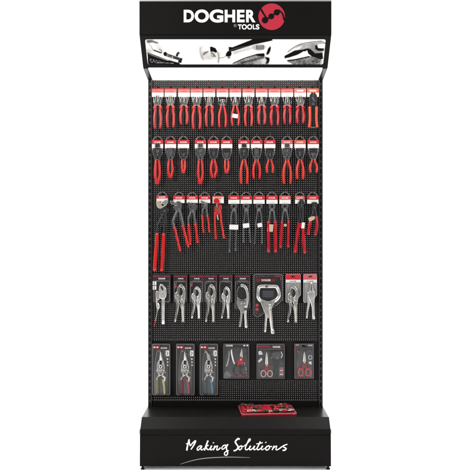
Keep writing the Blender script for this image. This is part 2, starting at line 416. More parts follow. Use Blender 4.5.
# chains / threaded bars
fill([c5(-40, 105), c5(0, 108), c5(200, 30), c5(390, 20), c5(390, 42), c5(200, 82), c5(0, 145), c5(-35, 150)], .05, 1)
line([c5(-20, 135), c5(60, 110), c5(160, 95)], .7, .35)
for i in range(16):
    t = i/15; x = -25+t*225; y = 138-t*52
    line([c5(x, y+6), c5(x+7, y-10)], .35, .55, 1)
for i in range(14):
    t = i/13; line([c5(190+t*170, 62-t*22), c5(195+t*170, 52-t*22)], .3, .3, 1)
fill([c5(190, 110), c5(215, 85), c5(290, 78), c5(328, 100), c5(300, 132), c5(230, 138)], .72, 2, True)
for x in (235, 250, 268, 285, 300): line([c5(x, 88), c5(x+2, 130)], .55, .12)
fill([c5(335, 165), c5(350, 120), c5(372, 95), c5(375, 130), c5(360, 170), c5(335, 185)], .04, 1)
fill([c5(0, 268), c5(110, 215), c5(240, 175), c5(310, 165), c5(320, 195), c5(365, 215), c5(365, 285), c5(0, 285)], .60, 1, tex=.25)
fill([c5(225, 185), c5(245, 172), c5(312, 168), c5(318, 192), c5(290, 198)], .06, 1)
line([c5(0, 268), c5(110, 218), c5(245, 175)], .7, .08)
for i in range(17):
    t = i/16; x = 90+t*210; y = 262-t*52
    line([c5(x, y+8), c5(x+10, y-14)], .55, .12, 1)
fill([c5(320, 205), c5(365, 210), c5(368, 240), c5(350, 268), c5(325, 268), c5(345, 235)], .06, 1)
fill([c5(270, 230), c5(325, 215), c5(335, 262), c5(300, 275)], .74, 2)
# beak of a pair of pliers
fill([c6(80, 155), c6(130, 112), c6(200, 75), c6(290, 55), c6(400, 40), c6(438, 60), c6(435, 110), c6(420, 160), c6(300, 160), c6(272, 118), c6(160, 135)], .62, 2, tex=.12)
fill([c6(85, 150), c6(150, 108), c6(230, 85), c6(200, 120), c6(160, 135), c6(100, 160)], .85, 2)
line([c6(90, 150), c6(130, 113), c6(200, 75), c6(300, 55), c6(400, 45)], .5, .35)
fill([c6(62, 185), c6(100, 165), c6(155, 135), c6(230, 125), c6(285, 112), c6(268, 135), c6(180, 175), c6(110, 198), c6(65, 207)], .06, 1)
fill([c6(110, 210), c6(180, 180), c6(240, 140), c6(268, 150), c6(262, 190), c6(190, 205)], .93, 1)
fill([c6(270, 118), c6(300, 118), c6(350, 160), c6(420, 155), c6(432, 210), c6(400, 222), c6(330, 195), c6(285, 160)], .07, 1)
fill([c6(90, 225), c6(180, 212), c6(300, 185), c6(350, 195), c6(430, 225), c6(430, 268), c6(160, 268), c6(92, 240)], .50, 1, tex=.3)
line([c6(92, 230), c6(180, 218), c6(300, 190)], 1.0, .1)
for i in range(14):
    t = i/13; line([c6(150+t*250, 255-t*12), c6(165+t*250, 232-t*12)], .35, .25, 1)
fill([c6(365, 85), c6(400, 72), c6(435, 75), c6(432, 110), c6(395, 112), c6(370, 105)], .95, 1, True)
fill([c6(345, 85), c6(362, 85), c6(375, 112), c6(430, 115), c6(432, 135), c6(380, 138), c6(350, 120)], .08, 1)
img = np.clip(img, 0.02, .95)
# place it on the slanted face
def t_of(py):
    lo, hi = 0., 1.
    for _ in range(40):
        m = (lo+hi)/2; d, z = slope(m)
        if CY-(z-ZC)/kd(d) < py: lo = m
        else: hi = m
    return lo
ta, tb = t_of(AY0), t_of(AY1)
ka, kb = kd(slope(ta)[0]), kd(slope(tb)[0])
xL, xR = -W+.0235, W-.0235
V = []; F = []; cols = []
R_ = 2.2/180
for j in range(ah+1):
    t = ta+(tb-ta)*j/ah; d, z = slope(t)
    for i in range(aw+1):
        u = i/aw; vv_ = j/ah
        # rounded corners: pull x inwards near the corners
        ry = min(vv_, 1-vv_)*(AY1-AY0); rad = 1.8
        inx = 0 if ry >= rad else rad-math.sqrt(max(0, rad*rad-(rad-ry)**2))
        x = xL+(xR-xL)*(inx/180+u*(1-2*inx/180))
        V.append((x, -d+nrm.y*.0012, z+nrm.z*.0012)); cols.append(img[min(j, ah-1), min(i, aw-1)])
for j in range(ah):
    for i in range(aw):
        a = j*(aw+1)+i; F.append((a, a+aw+1, a+aw+2, a+1))
mp = bpy.data.materials.new('backlit_print'); mp.use_nodes = True; nt = mp.node_tree; pr = nt.nodes['Principled BSDF']
at = nt.nodes.new('ShaderNodeAttribute'); at.attribute_name = 'print'
warm = nt.nodes.new('ShaderNodeMix'); warm.data_type = 'RGBA'; warm.blend_type = 'MULTIPLY'; warm.inputs[0].default_value = 1; warm.inputs[7].default_value = (1, .975, .95, 1)
nt.links.new(at.outputs['Color'], warm.inputs[6])
nt.links.new(warm.outputs[2], pr.inputs['Base Color']); nt.links.new(warm.outputs[2], pr.inputs['Emission Color'])
pr.inputs['Emission Strength'].default_value = .3; pr.inputs['Roughness'].default_value = .6; pr.inputs['Specular IOR Level'].default_value = .1
pic = mesh_obj('picture_panel', V, F, mp, slant)
ca = pic.data.color_attributes.new('print', 'FLOAT_COLOR', 'POINT')
cc = np.array(cols)**2.9; arr = np.stack([cc, cc, cc, np.ones_like(cc)], 1).astype('f').ravel(); ca.data.foreach_set('color', arr)

# base
zs_ = Z(-.804)
part('base_shelf', box_vf(-W+.002, W-.002, -.262, .03, zs_-.012, zs_), BLK_GLOSS)
lipv = []
for x in (-W+.001, W-.001): lipv += [(x, -.2622, zs_+.0005), (x, -.322, Z(-.846)), (x, -.322, Z(-.87)), (x, -.2622, Z(-.87))]
part('shelf_lip', (lipv, [(0, 3, 2, 1), (4, 5, 6, 7), (0, 1, 5, 4), (1, 2, 6, 5), (2, 3, 7, 6), (3, 0, 4, 7)]), BLK)
part('front_cap', plate_vf([(-W+.0005, Z(-.8715)), (W-.0005, Z(-.8715)), (W-.0005, Z(-.8445)), (-W+.0005, Z(-.8445))], -.3305, -.3225, .002), BLK)
fp = part('front_panel', plate_vf([(-W, Z(-1.0155)), (W, Z(-1.0155)), (W, Z(-.8725)), (-W, Z(-.8725))], -.3315, -.318, .0018), BLK)
for s in (-1, 1):
    x0, x1 = sorted((s*(W-.0005), s*(W-.005)))
    pts = [(-.3175, Z(-1.0155)), (-.3175, Z(-.872)), (-.262, Z(-.815)), (.03, Z(-.815)), (.03, Z(-1.0155))]
    n = len(pts); vv = [(x0, y, z) for y, z in pts]+[(x1, y, z) for y, z in pts]
    ff = [tuple(reversed(range(n))), tuple(range(n, 2*n))]+[(i, i+n, (i+1) % n+n, (i+1) % n) for i in range(n)]
    mesh_obj('base_side', vv, ff, BLK, stand)
    for y in (-.318, .0):
        x = s*(W-.012)
        vv, ff = [], []
        for z, r in ((0, .009), (.005, .009), (.007, .005), (.05, .005)):
            vv += [(x+r*math.cos(a), y+r*math.sin(a), z) for a in np.linspace(0, 2*math.pi, 16, endpoint=False)]
        for k in range(3):
            for i in range(16): ff.append((k*16+i, k*16+(i+1) % 16, (k+1)*16+(i+1) % 16, (k+1)*16+i))
        ff.append(tuple(reversed(range(16)))); ff.append(tuple(range(48, 64)))
        mesh_obj('levelling_foot', vv, ff, BLK, stand)
    xq = s*(W-.003)
    x0, x1 = sorted((xq, xq-s*.006))
    mesh_obj('corner_bolt', *box_vf(x0+s*.004, x1+s*.004, -.335, -.325, Z(-.868), Z(-.848), .0015), UPR, stand)
# brush-script slogan: each stroke a flattened raised ribbon
kF = kd(.332)
def fx(px): return (px-CX)*kF
def fz(py): return ZC+(CY-py)*kF
def m1(x, y): return (178+x/8.246, 434+y/8.246)
def m2(x, y): return (232+x/7.833, 434+y/7.833)
strokes = [
 (m1, [(72, 136), (78, 100), (88, 60), (94, 44)], (.75, .55)), (m1, [(90, 46), (94, 75), (102, 100)], (.7, .5)), (m1, [(102, 100), (120, 75), (146, 54)], (.4, .7)),
 (m1, [(146, 54), (136, 80), (122, 105), (106, 128)], (.75, .5)), (m1, [(66, 82), (78, 78)], (.3, .5)),
 (m1, [(196, 98), (176, 100), (158, 120), (164, 134), (182, 118), (196, 98)], (.5, .5)), (m1, [(196, 98), (188, 122), (198, 132), (214, 118)], (.7, .35)),
 (m1, [(248, 54), (236, 84), (226, 110), (218, 136)], (.7, .6)), (m1, [(252, 92), (240, 98), (230, 110)], (.6, .4)), (m1, [(230, 110), (242, 126), (256, 128), (268, 112)], (.7, .35)),
 (m1, [(278, 96), (268, 118), (272, 132), (290, 120)], (.75, .35)), (m1, [(290, 70), (294, 76)], (.7, .6)),
 (m1, [(306, 96), (298, 116), (292, 134)], (.7, .5)), (m1, [(294, 128), (310, 106), (326, 98), (322, 114), (320, 130), (334, 128), (350, 112)], (.4, .6)),
 (m1, [(398, 92), (378, 94), (362, 112), (366, 126), (382, 118), (400, 94)], (.5, .5)),
 (m1, [(412, 84), (400, 106), (402, 132), (410, 154), (402, 174), (386, 172), (384, 156), (398, 144), (418, 136)], (.65, .45)),
 (m2, [(58, 44), (50, 36), (36, 46), (26, 62), (34, 78), (46, 96), (44, 114), (28, 128), (12, 132)], (.75, .6)),
 (m2, [(76, 92), (58, 100), (52, 116), (62, 124), (76, 112), (78, 96), (92, 98)], (.6, .45)),
 (m2, [(92, 98), (120, 72), (144, 46), (134, 40), (116, 80), (104, 112), (114, 124), (134, 112)], (.4, .55)),
 (m2, [(146, 92), (136, 112), (142, 124), (158, 116), (176, 96)], (.7, .4)), (m2, [(178, 92), (170, 112), (176, 124), (196, 112)], (.7, .35)),
 (m2, [(222, 58), (208, 88), (196, 114), (206, 124), (224, 112)], (.6, .5)), (m2, [(190, 78), (216, 74), (240, 68)], (.4, .5)),
 (m2, [(240, 92), (230, 112), (236, 124), (256, 112)], (.7, .35)), (m2, [(262, 64), (268, 68)], (.7, .6)),
 (m2, [(294, 92), (274, 98), (262, 114), (272, 126), (290, 116), (298, 98), (314, 100)], (.65, .45)),
 (m2, [(332, 92), (322, 110), (314, 126)], (.7, .5)), (m2, [(316, 120), (334, 102), (350, 94), (346, 110), (346, 124), (366, 118), (392, 98)], (.4, .55)),
 (m2, [(434, 80), (412, 88), (398, 96), (412, 106), (424, 114), (414, 126), (396, 128)], (.45, .7)),
]
vfs = []
for n_, (fn, pp, (w0, w1)) in enumerate(strokes):
    c = cr([fn(*p) for p in pp], 7)
    pts3 = [(fx(x), -.3318-.00005*(n_ % 7), fz(y)) for x, y in c]
    vfs.append(tube_vf(pts3, [(w0+(w1-w0)*i/(len(c)-1))*kF*1.12 for i in range(len(c))], .16, 8))
mesh_obj('slogan_lettering', *join(*vfs), WHT, fp)
c = cr([(180.3, 464.2), (190, 461.2), (200, 459.0), (212, 457.7), (228, 457.1), (240, 457.3), (250, 457.6)], 8)
mesh_obj('slogan_swoosh', *tube_vf([(fx(x), -.3318, fz(y)) for x, y in c], [max(.05, .42*math.sin(math.pi*(.08+.86*i/(len(c)-1)))**.8)*kF for i in range(len(c))], .2, 8), GREYV, fp)

# ------------------------------------------------------------------ hanging goods
ORD = ['first', 'second', 'third', 'fourth', 'fifth', 'sixth', 'seventh', 'eighth', 'ninth', 'tenth', 'eleventh', 'twelfth', 'thirteenth']
class Item:
    def __init__(s, name, px, py, d, label, cat, group=None):
        s.px, s.py, s.d, s.k = px, py, d, kd(d)
        s.root = empty(name, P(px, py, d), label=label, cat=cat, group=group)
    def L(s, x, y): return ((x-s.px)*s.k, (s.py-y)*s.k)
    def plate(s, name, pts, m, y=0, th=.004, b=.0008, sm=0, parent=None):
        if sm: pts = cr(pts, sm, True)
        pts = [s.L(*p) for p in pts]
        o = mesh_obj(name, *plate_vf(pts, -y-th, -y, b), m, parent or s.root)
        if b >= .001:   # rounded edges smooth, flat faces flat
            n = len(o.data.polygons); o.data.polygons.foreach_set('use_smooth', [i < n-2 for i in range(n)])
        return o
    def box(s, name, x0, x1, y0, y1, m, y=0, th=.001, b=0, parent=None, rot=0):
        cx, cy = (x0+x1)/2, (y0+y1)/2; c_, s_ = math.cos(rot), math.sin(rot)
        pts = [(cx+(a-cx)*c_-(bb-cy)*s_, cy+(a-cx)*s_+(bb-cy)*c_) for a, bb in ((x0, y0), (x1, y0), (x1, y1), (x0, y1))]
        return s.plate(name, pts, m, y, th, b, 0, parent)
    def tube(s, name, pts, rs, m, y=.006, flat=.9, n=10, parent=None, sm=4, closed=False, ys=None):
        """pts photo px; rs px radii (list same length or scalar)"""
        if not hasattr(rs, '__len__'): rs = [rs]*len(pts)
        if not hasattr(y, '__len__'): y = [y]*len(pts)
        c = cr([(a, b, r, yy) for (a, b), r, yy in zip(pts, rs, y)], sm, closed) if sm else [(a, b, r, yy) for (a, b), r, yy in zip(pts, rs, y)]
        p3 = []
        for a, b, r, yy in c:
            X, Z_ = s.L(a, b); p3.append((X, -yy, Z_))
        rr = [max(.05, q_[2])*s.k for q_ in c]
        if not closed:   # rounded ends
            a, b = Vector(p3[0]), Vector(p3[1]); dirn = (a-b).normalized(); p3.insert(0, tuple(a+dirn*rr[0]*.45)); rr.insert(0, rr[0]*.6)
            a, b = Vector(p3[-1]), Vector(p3[-2]); dirn = (a-b).normalized(); p3.append(tuple(a+dirn*rr[-1]*.45)); rr.append(rr[-1]*.6)
        return mesh_obj(name, *tube_vf(p3, rr, flat, n, closed), m, parent or s.root, True)
    def disc(s, name, x, y_, r, m, y=.008, th=.002, parent=None):
        X, Z_ = s.L(x, y_); return mesh_obj(name, *cyl_vf(X, Z_, r*s.k, -y-th, -y, 16, .0004), m, parent or s.root)

# brand lettering meshes shared between the cards
def letter_mesh(wpx, hpx, m, name='card_lettering'):
    k = K0
    v_, f_ = text_vf('DOGHER', -wpx*k/2, wpx*k/2, -hpx*k/2, hpx*k/2, -.0003, .0003, .03)
    o = mesh_obj(name, v_, f_, m); me = o.data; bpy.data.objects.remove(o); return me
LM_W = letter_mesh(6.6, 1.35, INKW); LM_R = letter_mesh(6.6, 1.0, mat('red_ink', (.30, .008, .01), .5)); LM_S = letter_mesh(5.6, 1.3, INKW); LM_L = letter_mesh(9, 2.0, INKW)
def letter(it, me, x, y_, y, parent, rot=0, scale=1):
    o = bpy.data.objects.new('card_lettering', me); C.objects.link(o); o.parent = parent
    X, Z_ = it.L(x, y_); o.location = (X, -y, Z_); o.rotation_euler = (0, rot, 0); o.scale = (scale, 1, scale); return o

def hook(px, py, d, length, label, big=True, grp='peg hooks holding the goods'):
    X, _, Zz = P(px, py, d)
    r = empty('peg_hook', (X, 0, Zz), label=label, cat='hook', group=grp)
    s = .0065 if big else .004
    pl = [(-s, -.006), (s, -.006), (s*.55, .006), (-s*.55, .006)]
    mesh_obj('hook_plate', *plate_vf(pl, -.0052, -.0022, .0008), BLK, r)
    pts = [(0, -.0045, 0), (0, -length*.4, .0), (0, -length*.9, .0), (0, -length*.985, .002), (0, -length, .010)]
    v_, f_ = tube_vf(pts, [.0016]*5, 1, 8)
    mesh_obj('hook_wire', v_, f_, WIREM, r, True)
    return r

def card(it, cx, y0, y1, w_, style='red', loop=True, yy=0.0, tilt=0):
    """folded header card: band on top, white below, hang loop above"""
    band = {'red': TAGR, 'pale': TAGB, 'pink': TAGRP, 'white': TAGP, 'orange': TAGRO}[style]
    h = y1-y0
    c = it.box('hang_card', cx-w_/2, cx+w_/2, y0, y1, TAGW, yy, .0022, .0004, rot=tilt)
    it.box('card_band', cx-w_/2+.02, cx+w_/2-.02, y0+.05, y0+h*.50, band, yy+.0022, .0004, parent=c, rot=tilt)
    if style in ('pale', 'white'):
        it.box('card_rule', cx-w_/2+.05, cx+w_/2-.05, y0+.05, y0+h*.12, TAGR, yy+.0026, .0003, parent=c, rot=tilt)
        letter(it, LM_R, cx, y0+h*.33, yy+.0026, c, tilt)
    else:
        letter(it, LM_W, cx, y0+h*.27, yy+.0026, c, tilt)
    if loop:
        it.tube('hang_loop', [(cx-4.3, y0+.6), (cx-3.6, y0-1.6), (cx-1.6, y0-3.1), (cx, y0-3.5), (cx+1.6, y0-3.1), (cx+3.6, y0-1.6), (cx+4.3, y0+.6)],
                .55, LOOP, yy+.001, .5, 8, parent=c, sm=3)
    return c

HEADS = {
 'comb': [(0.08, -8), (1.9, -8), (2.3, -5), (3.1, -2.6), (3.3, 0), (2.4, 2.2), (1.8, 3.4), (.5, 2.6), (0.08, 1)],
 'diag': [(0.08, -6.2), (.9, -7), (2.6, -5.8), (3.6, -3.4), (3.3, -.5), (2.3, 2), (1.7, 3.4), (.5, 2.6), (0.08, 1)],
 'long': [(0.08, -9), (.7, -9), (1.0, -6), (1.8, -3), (2.6, -1), (2.3, 1), (1.6, 3.4), (.5, 2.6), (0.08, 1)],
 'flat': [(0.08, -8), (1.3, -8), (1.8, -5), (2.3, -2), (2.5, 0), (2.1, 2), (1.6, 3.4), (.5, 2.6), (0.08, 1)],
 'end': [(0.08, -5), (2.6, -4.4), (3.6, -2.8), (3.2, -1.2), (1.8, -.2), (2.4, 1.6), (1.6, 3.4), (.5, 2.6), (0.08, 1)],
}
def jaws(it, cx, py, kind, sc, m, y=.004, th=.006, sy=None):
    sy = sy or sc
    for s in (-1, 1):
        pts = [(cx+s*a*sc, py+b*sy) for a, b in HEADS[kind]]
        j = it.plate('jaw', pts, m, y, th, .0012)
        if kind == 'comb':
            for q_ in range(4):
                yy_ = py-(7.4-q_*.9)*sy
                it.box('jaw_tooth', cx+min(s*.15, s*1.4)*sc, cx+max(s*.15, s*1.4)*sc, yy_, yy_+.28*sy, STEELB, y+th, .0003, parent=j)
    it.disc('pivot', cx, py-.3*sy, 1.15*sc, m, y+th, .0016)

def curved_grips(it, cx, y0, y1, Wd, m, guard=True, r=1.45, inlay=None, y=.008, bow=1.0, close=.0):
    Ln = y1-y0
    for s in (-1, 1):
        xo = Wd/2-r*.85
        if guard:
            pts = [(cx+s*1.5, y0), (cx+s*2.9, y0+1.8), (cx+s*(xo*.78), y0+Ln*.22), (cx+s*xo*.98, y0+Ln*.45), (cx+s*xo, y0+Ln*.66), (cx+s*(xo*.90-close), y0+Ln*.88), (cx+s*(xo*.80-close), y1-r*.5)]
            rs = [r*.75, r*1.2, r*.92, r, r, r*.95, r*.8]
        else:
            pts = [(cx+s*1.4, y0), (cx+s*1.7, y0+Ln*.12), (cx+s*(1.6+(xo-1.6)*.75), y0+Ln*.35), (cx+s*xo, y0+Ln*.6), (cx+s*(xo*.95-close), y0+Ln*.85), (cx+s*(xo*.85-close), y1-r*.5)]
            rs = [r*.75, r*.85, r*.95, r, r, r*.85]
        h = it.tube('handle', pts, rs, m, y, .85)
        if inlay:
            it.tube('grip_inlay', [(a-s*r*.55, b) for a, b in pts[2:-1]], [q_*.62 for q_ in rs[2:-1]], inlay, y+.0012, .95, parent=h)

# ---------- row one: thirteen boxed pliers just under the lit canopy
R1 = [(157.8, 129.2, 8.6, 'comb', REDP), (170.5, 128, 9, 'comb', REDP), (184, 125, 9, 'diag', REDP), (196.6, 129.6, 9.7, 'diag', REDP), (209.3, 127, 8.8, 'flat', REDP),
      (222.5, 127.6, 8.8, 'end', RED), (235.3, 126.2, 8.8, 'long', RED), (248.5, 126.5, 9.1, 'comb', REDP), (261.7, 125, 8.7, 'long', REDP), (274.5, 126, 9.6, 'diag', REDC),
      (287.2, 124.6, 8.5, 'flat', REDC), (300.2, 124, 9, 'comb', REDC), (313, 128.2, 9.6, 'cable', ORG)]
D1 = ['shiny square nosed combination pliers with the leftmost pale card in the top row', 'combination pliers with grey steel head, second from left in the top row',
      'short diagonal cutters with bowed grips, third from left in the top row', 'wide bowed diagonal cutters with bright pivot, fourth from left in the top row',
      'flat nosed pliers with pale salmon grips, fifth from left in the top row', 'slim red end cutters with no guards, left of the stickered pliers in the top row',
      'long nosed red pliers with a tilted white sticker across the grips', 'combination pliers just right of the pliers with the white sticker, top row',
      'long nosed pliers with small bowed grips, fifth from right in the top row', 'crimson gripped diagonal cutters, fourth from right in the top row',
      'flat nosed pliers with narrow crimson grips, third from right in the top row', 'combination pliers with crimson grips beside the orange cable cutters, top row',
      'cable cutters with dark beaked head and straight orange grips, rightmost in top row']
for i, (cx, yb, wd, kind, gm) in enumerate(R1):
    it = Item('cable_cutters' if kind == 'cable' else ('cutters' if kind in ('diag', 'end') else 'pliers'), cx, 88.5, .028, D1[i], 'cutters' if kind in ('cable', 'diag', 'end') else 'pliers', 'tools in the top row')
    st = 'orange' if i == 12 else ('pink' if i == 11 else 'pale')
    card(it, cx, 88.6, 96.9, 11.6, st, False, 0)
    if kind == 'cable':
        for s in (-1, 1):
            pts = [(cx+s*.1, 93), (cx+s*1.6, 92.6), (cx+s*3.6, 95.5), (cx+s*4.2, 99.5), (cx+s*3.6, 104), (cx+s*4.2, 108), (cx+s*2.4, 109), (cx+s*.6, 106), (cx+s*.1, 104)]
            it.plate('jaw', pts, STEELB, .004+.001*(s > 0), .006, .0014)
        it.plate('cutting_notch', [(cx-1.4, 98.6), (cx-.2, 97.4), (cx+1.4, 99.8), (cx+2.0, 102), (cx+.6, 101.6)], CHROME, .0112, .0008, .0002)
        it.disc('pivot', cx, 104.6, 1.2, GUN, .011, .0016)
        for s in (-1, 1):
            it.tube('handle', [(cx+s*3.4, 107.4), (cx+s*3.3, 112), (cx+s*3.2, 118), (cx+s*3.5, 124), (cx+s*4.0, yb-1)], [1.35, 1.3, 1.25, 1.3, 1.3], gm, .008, .8)
        it.tube('hand_strap', [(cx-3.5, yb-1.2), (cx, yb-.5), (cx+3.5, yb-1.2)], .3, RIM, .008)
    else:
        hm = CHROME if i not in (1, 4, 11) else NICKELD
        sc = 1.0 if kind != 'end' else .8
        jaws(it, cx, 103.6, kind, sc, hm)
        if kind in ('end',) or i == 6:
            curved_grips(it, cx, 105.6, yb, wd, gm, False, 1.15)
        else:
            curved_grips(it, cx, 105.8, yb, wd, gm, True, 1.35, REDD)
        it.plate('clear_sleeve', [(cx-4.6, 96.6), (cx+4.6, 96.6), (cx+4.4, 103), (cx+3.2, 105.8), (cx-3.2, 105.8), (cx-4.4, 103)], CLRT, .0015, .0125, .003)
        if i == 6:
            it.box('price_sticker', cx-3.0, cx+2.6, 114.4, 118.4, STICK, .0145, .0006, rot=.2)
    hook(cx, 86.6, .028, .155, 'black peg hook over the card of the %s tool in the top row' % ORD[i])

# ---------- row two
R2 = [(157.6, 184.5, 7.0, 'comb', RED), (170.5, 178.5, 6.8, 'diag', RED), (183.5, 173.4, 5.2, 'end', REDO), (200.4, 184.5, 7.0, 'comb', RED), (213.6, 178.5, 7.8, 'diag', RED), (226.7, 173.4, 5.6, 'end', REDO),
      (244, 184.3, 9.2, 'comb', REDO), (256.6, 179, 9, 'flat', RED), (269.8, 173.2, 8.4, 'diag', REDO), (287, 184.3, 9.8, 'comb', REDO), (300, 179.4, 8.8, 'diag', REDO), (313.2, 173, 9, 'end', REDO)]
D2 = ['longest closed red pliers at the far left of the second row', 'mid sized red cutters between the leftmost long and small tools, second row', 'small orange red loop gripped cutters, third from left in the second row',
      'long closed red pliers, fourth from left in the second row', 'plump bowed red cutters, fifth from left in the second row', 'small closed cutters, sixth from left in the second row',
      'long open orange red pliers, seventh from left in the second row', 'mid sized open pliers left of the small splayed ones, second row', 'small splayed cutters just right of centre in the second row',
      'longest open orange red pliers near the right, third from last in second row', 'mid sized open cutters, second from right in the second row', 'small splayed cutters at the far right of the second row']
for i, (cx, yb, wd, kind, gm) in enumerate(R2):
    it = Item('cutters' if kind in ('diag', 'end') else 'pliers', cx, 137, .026, D2[i], 'cutters' if kind in ('diag', 'end') else 'pliers', 'tools in the second row')
    big = i % 3 == 0; small = i % 3 == 2
    card(it, cx, 140.1, 148.2, 11.2, 'pink' if i == 9 else ('orange' if i == 10 else 'red'))
    hm = STEELD if i % 2 else STEELB
    sc = 1.12 if big else (.95 if not small else .75)
    py = 155.2 if not small else 156.4
    sy = sc*1.25 if big else sc*.95
    jaws(it, cx, py, kind, sc, hm, .004, .007, sy)
    # shanks between pivot and grips
    for s in (-1, 1):
        it.tube('shank', [(cx+s*1.3*sc, py+1.5), (cx+s*1.7*sc, 158.6), (cx+s*1.5, 161.5)], [.95*sc, .85*sc, .7], hm, .008, .8)
    openg = i >= 6
    curved_grips(it, cx, 160.6, yb, wd, gm, False, 1.45 if not small else 1.3, None, .009, close=(0 if openg else (1.0 if not small else .6)))
    w2 = 4.6
    it.plate('clear_sleeve', [(cx-w2, 148), (cx+w2, 148), (cx+w2*.98, 153), (cx+w2*.7, 157), (cx+w2*.4, 160), (cx-w2*.4, 160), (cx-w2*.7, 157), (cx-w2*.98, 153)], CLRT, .001, .014, .003, 3)
    it.tube('sleeve_rim', [(cx-w2, 148.3), (cx-w2*.98, 153), (cx-w2*.72, 156.6), (cx-w2*.45, 159.6)], .26, RIM, .004, .8, 6)
    it.tube('sleeve_rim', [(cx+w2, 148.3), (cx+w2*.98, 153), (cx+w2*.72, 156.6), (cx+w2*.45, 159.6)], .26, RIM, .004, .8, 6)
    for s in (-1, 1):  # bright chrome pieces stand in for highlights on the dark heads
        it.plate('edge_highlight', [(cx+s*.12, py-2.6*sy), (cx+s*.9*sc, py-4.4*sy), (cx+s*1.2*sc, py-2.2*sy), (cx+s*.3, py-1.2*sy)], CHROME, .0112, .0006, .0002)
    it.disc('pivot_highlight', cx, py-.3*sc, .8*sc, CHROME, .0130, .0008)
    hook(cx, 137.0, .026, .12, 'dark wire peg hook above the %s card of the second row' % ORD[i], False)

# ---------- row three
def arm(it, pts, rs, m, name='arm', y=.007, flat=.7): return it.tube(name, pts, rs, m, y, flat)
G3 = 'tools in the third row'
# 3.1 big water pump pliers
it = Item('water_pump_pliers', 162.2, 192.5, .026, 'huge water pump pliers with brassy jaws and very long red grips, far left third row', 'pliers', G3)
card(it, 162.2, 195.6, 201.4, 11.4, 'red', tilt=-.03)
it.plate('upper_jaw', [(160.6, 203.6), (163, 201.2), (167.6, 199.6), (168.3, 202.4), (166.2, 205.6), (163.4, 207.0), (164.3, 204.6)], NICKEL, .009, .007, .0016, 3)
it.plate('lower_jaw', [(156.6, 201.6), (158.4, 200.6), (160.2, 202.6), (162.0, 205.2), (163.8, 206.4), (162.4, 208.2), (159.4, 208.6), (157.0, 206.0)], GOLD, .006, .008, .0016, 3)
it.plate('slip_joint', [(162.2, 208.2), (165.8, 206.6), (168.4, 209.6), (167.4, 214.6), (164.6, 215.8), (162.0, 213.0)], STEELB, .006, .009, .0014, 3)
it.disc('pivot', 164.8, 211.2, 1.2, GUN, .015, .002)
arm(it, [(163.6, 213.2), (160.6, 219), (157.9, 226), (156.8, 235)], [1.3, 1.2, 1.2, 1.2], STEELB, y=.006)
arm(it, [(165.3, 213.2), (165.3, 220), (164.4, 228), (163.6, 235)], [1.7, 1.55, 1.5, 1.45], STEELB, y=.009)
it.tube('handle', [(157.3, 233.8), (156.8, 243), (155.8, 256), (154.9, 270.2)], [1.9, 1.95, 1.95, 1.8], RED, .008, .8)
it.tube('handle', [(163.9, 233.8), (163.6, 243), (162.9, 256), (162.0, 270.6)], [1.8, 1.95, 1.95, 1.8], RED, .011, .8)
# 3.2
def pump(cx, name, lab, jawpts, piv, la, ra, lr, rr_, jm, bm, gm, r=1.3, ra_=1.4, st='red', cw=11.2, cy0=196, cy1=203):
    it = Item('water_pump_pliers', cx, 192.5, .026, lab, 'pliers', G3)
    card(it, cx, cy0, cy1, cw, st)
    it.plate('upper_jaw', jawpts[0], jm, .009, .006, .0014, 3)
    it.plate('lower_jaw', jawpts[1], bm, .006, .007, .0014, 3)
    it.disc('pivot', piv[0], piv[1], 1.1, CHROME, .013, .0025)
    arm(it, la, [ra_]*len(la), bm, y=.007); arm(it, ra, [ra_*1.1]*len(ra), bm, y=.009)
    it.tube('handle', lr, [r]*len(lr), gm, .009, .8); it.tube('handle', rr_, [r]*len(rr_), gm, .011, .8)
    return it
pump(179, '', 'water pump pliers with open chrome jaw and splayed red grips, second in third row',
     ([(170.0, 201.4), (172.2, 200.9), (175.6, 203.0), (177.8, 205.2), (175.8, 206.2), (173.2, 204.4), (171.2, 204.4)],
      [(171.4, 204.8), (174.0, 206.4), (176.6, 205.4), (176.2, 202.4), (179.6, 201.4), (182.0, 204.6), (181.8, 209.4), (179.0, 212.0), (175.6, 210.2)]),
     (178.6, 209), [(177.4, 210.5), (174.6, 217), (173.0, 222), (174.6, 228)], [(180.0, 210.5), (181.2, 217), (182.4, 222), (183.2, 226.5)],
     [(174.7, 227), (177.2, 238), (180.4, 251)], [(182.9, 225.4), (185.6, 236), (188.6, 247)], CHROME, GUN, RED, 1.35, 1.55)
pump(192.2, '', 'black jawed water pump pliers with parallel red grips, third in third row',
     ([(187.6, 202.4), (190.4, 203.0), (193.6, 204.8), (194.0, 206.8), (190.4, 206.2), (188.4, 204.6)],
      [(188.4, 206.0), (191.6, 207.4), (194.4, 203.6), (196.8, 205.0), (196.6, 209.6), (193.2, 212.8), (190.2, 210.4)]),
     (192.6, 210.3), [(191.4, 211.5), (189.2, 217), (188.4, 221), (188.7, 225)], [(193.6, 211.5), (194.4, 217), (195.0, 221), (195.6, 225)],
     [(188.7, 224), (189.6, 234), (190.4, 244.2)], [(195.5, 224), (196.6, 233), (197.8, 242.6)], STEELD, STEELD, RED, 1.35, 1.3)
pump(204.7, '', 'small black jawed pump pliers with short thin red grips, fourth in third row',
     ([(200.8, 200.4), (203.4, 201.4), (206.2, 202.8), (206.4, 204.4), (203.2, 203.8), (201.2, 202.6)],
      [(201.6, 204), (204, 205), (206.6, 202.6), (208.4, 204.2), (207.6, 207.6), (205.2, 209), (203, 207.4)]),
     (205, 206), [(204.2, 207), (202.6, 211), (202.0, 216)], [(205.8, 207), (206.8, 211), (207.6, 216)],
     [(202.0, 215.4), (202.8, 224), (203.7, 232.6)], [(207.5, 215.4), (208.6, 224), (209.5, 232)], CHROME, STEELD, REDO, 1.0, .95)
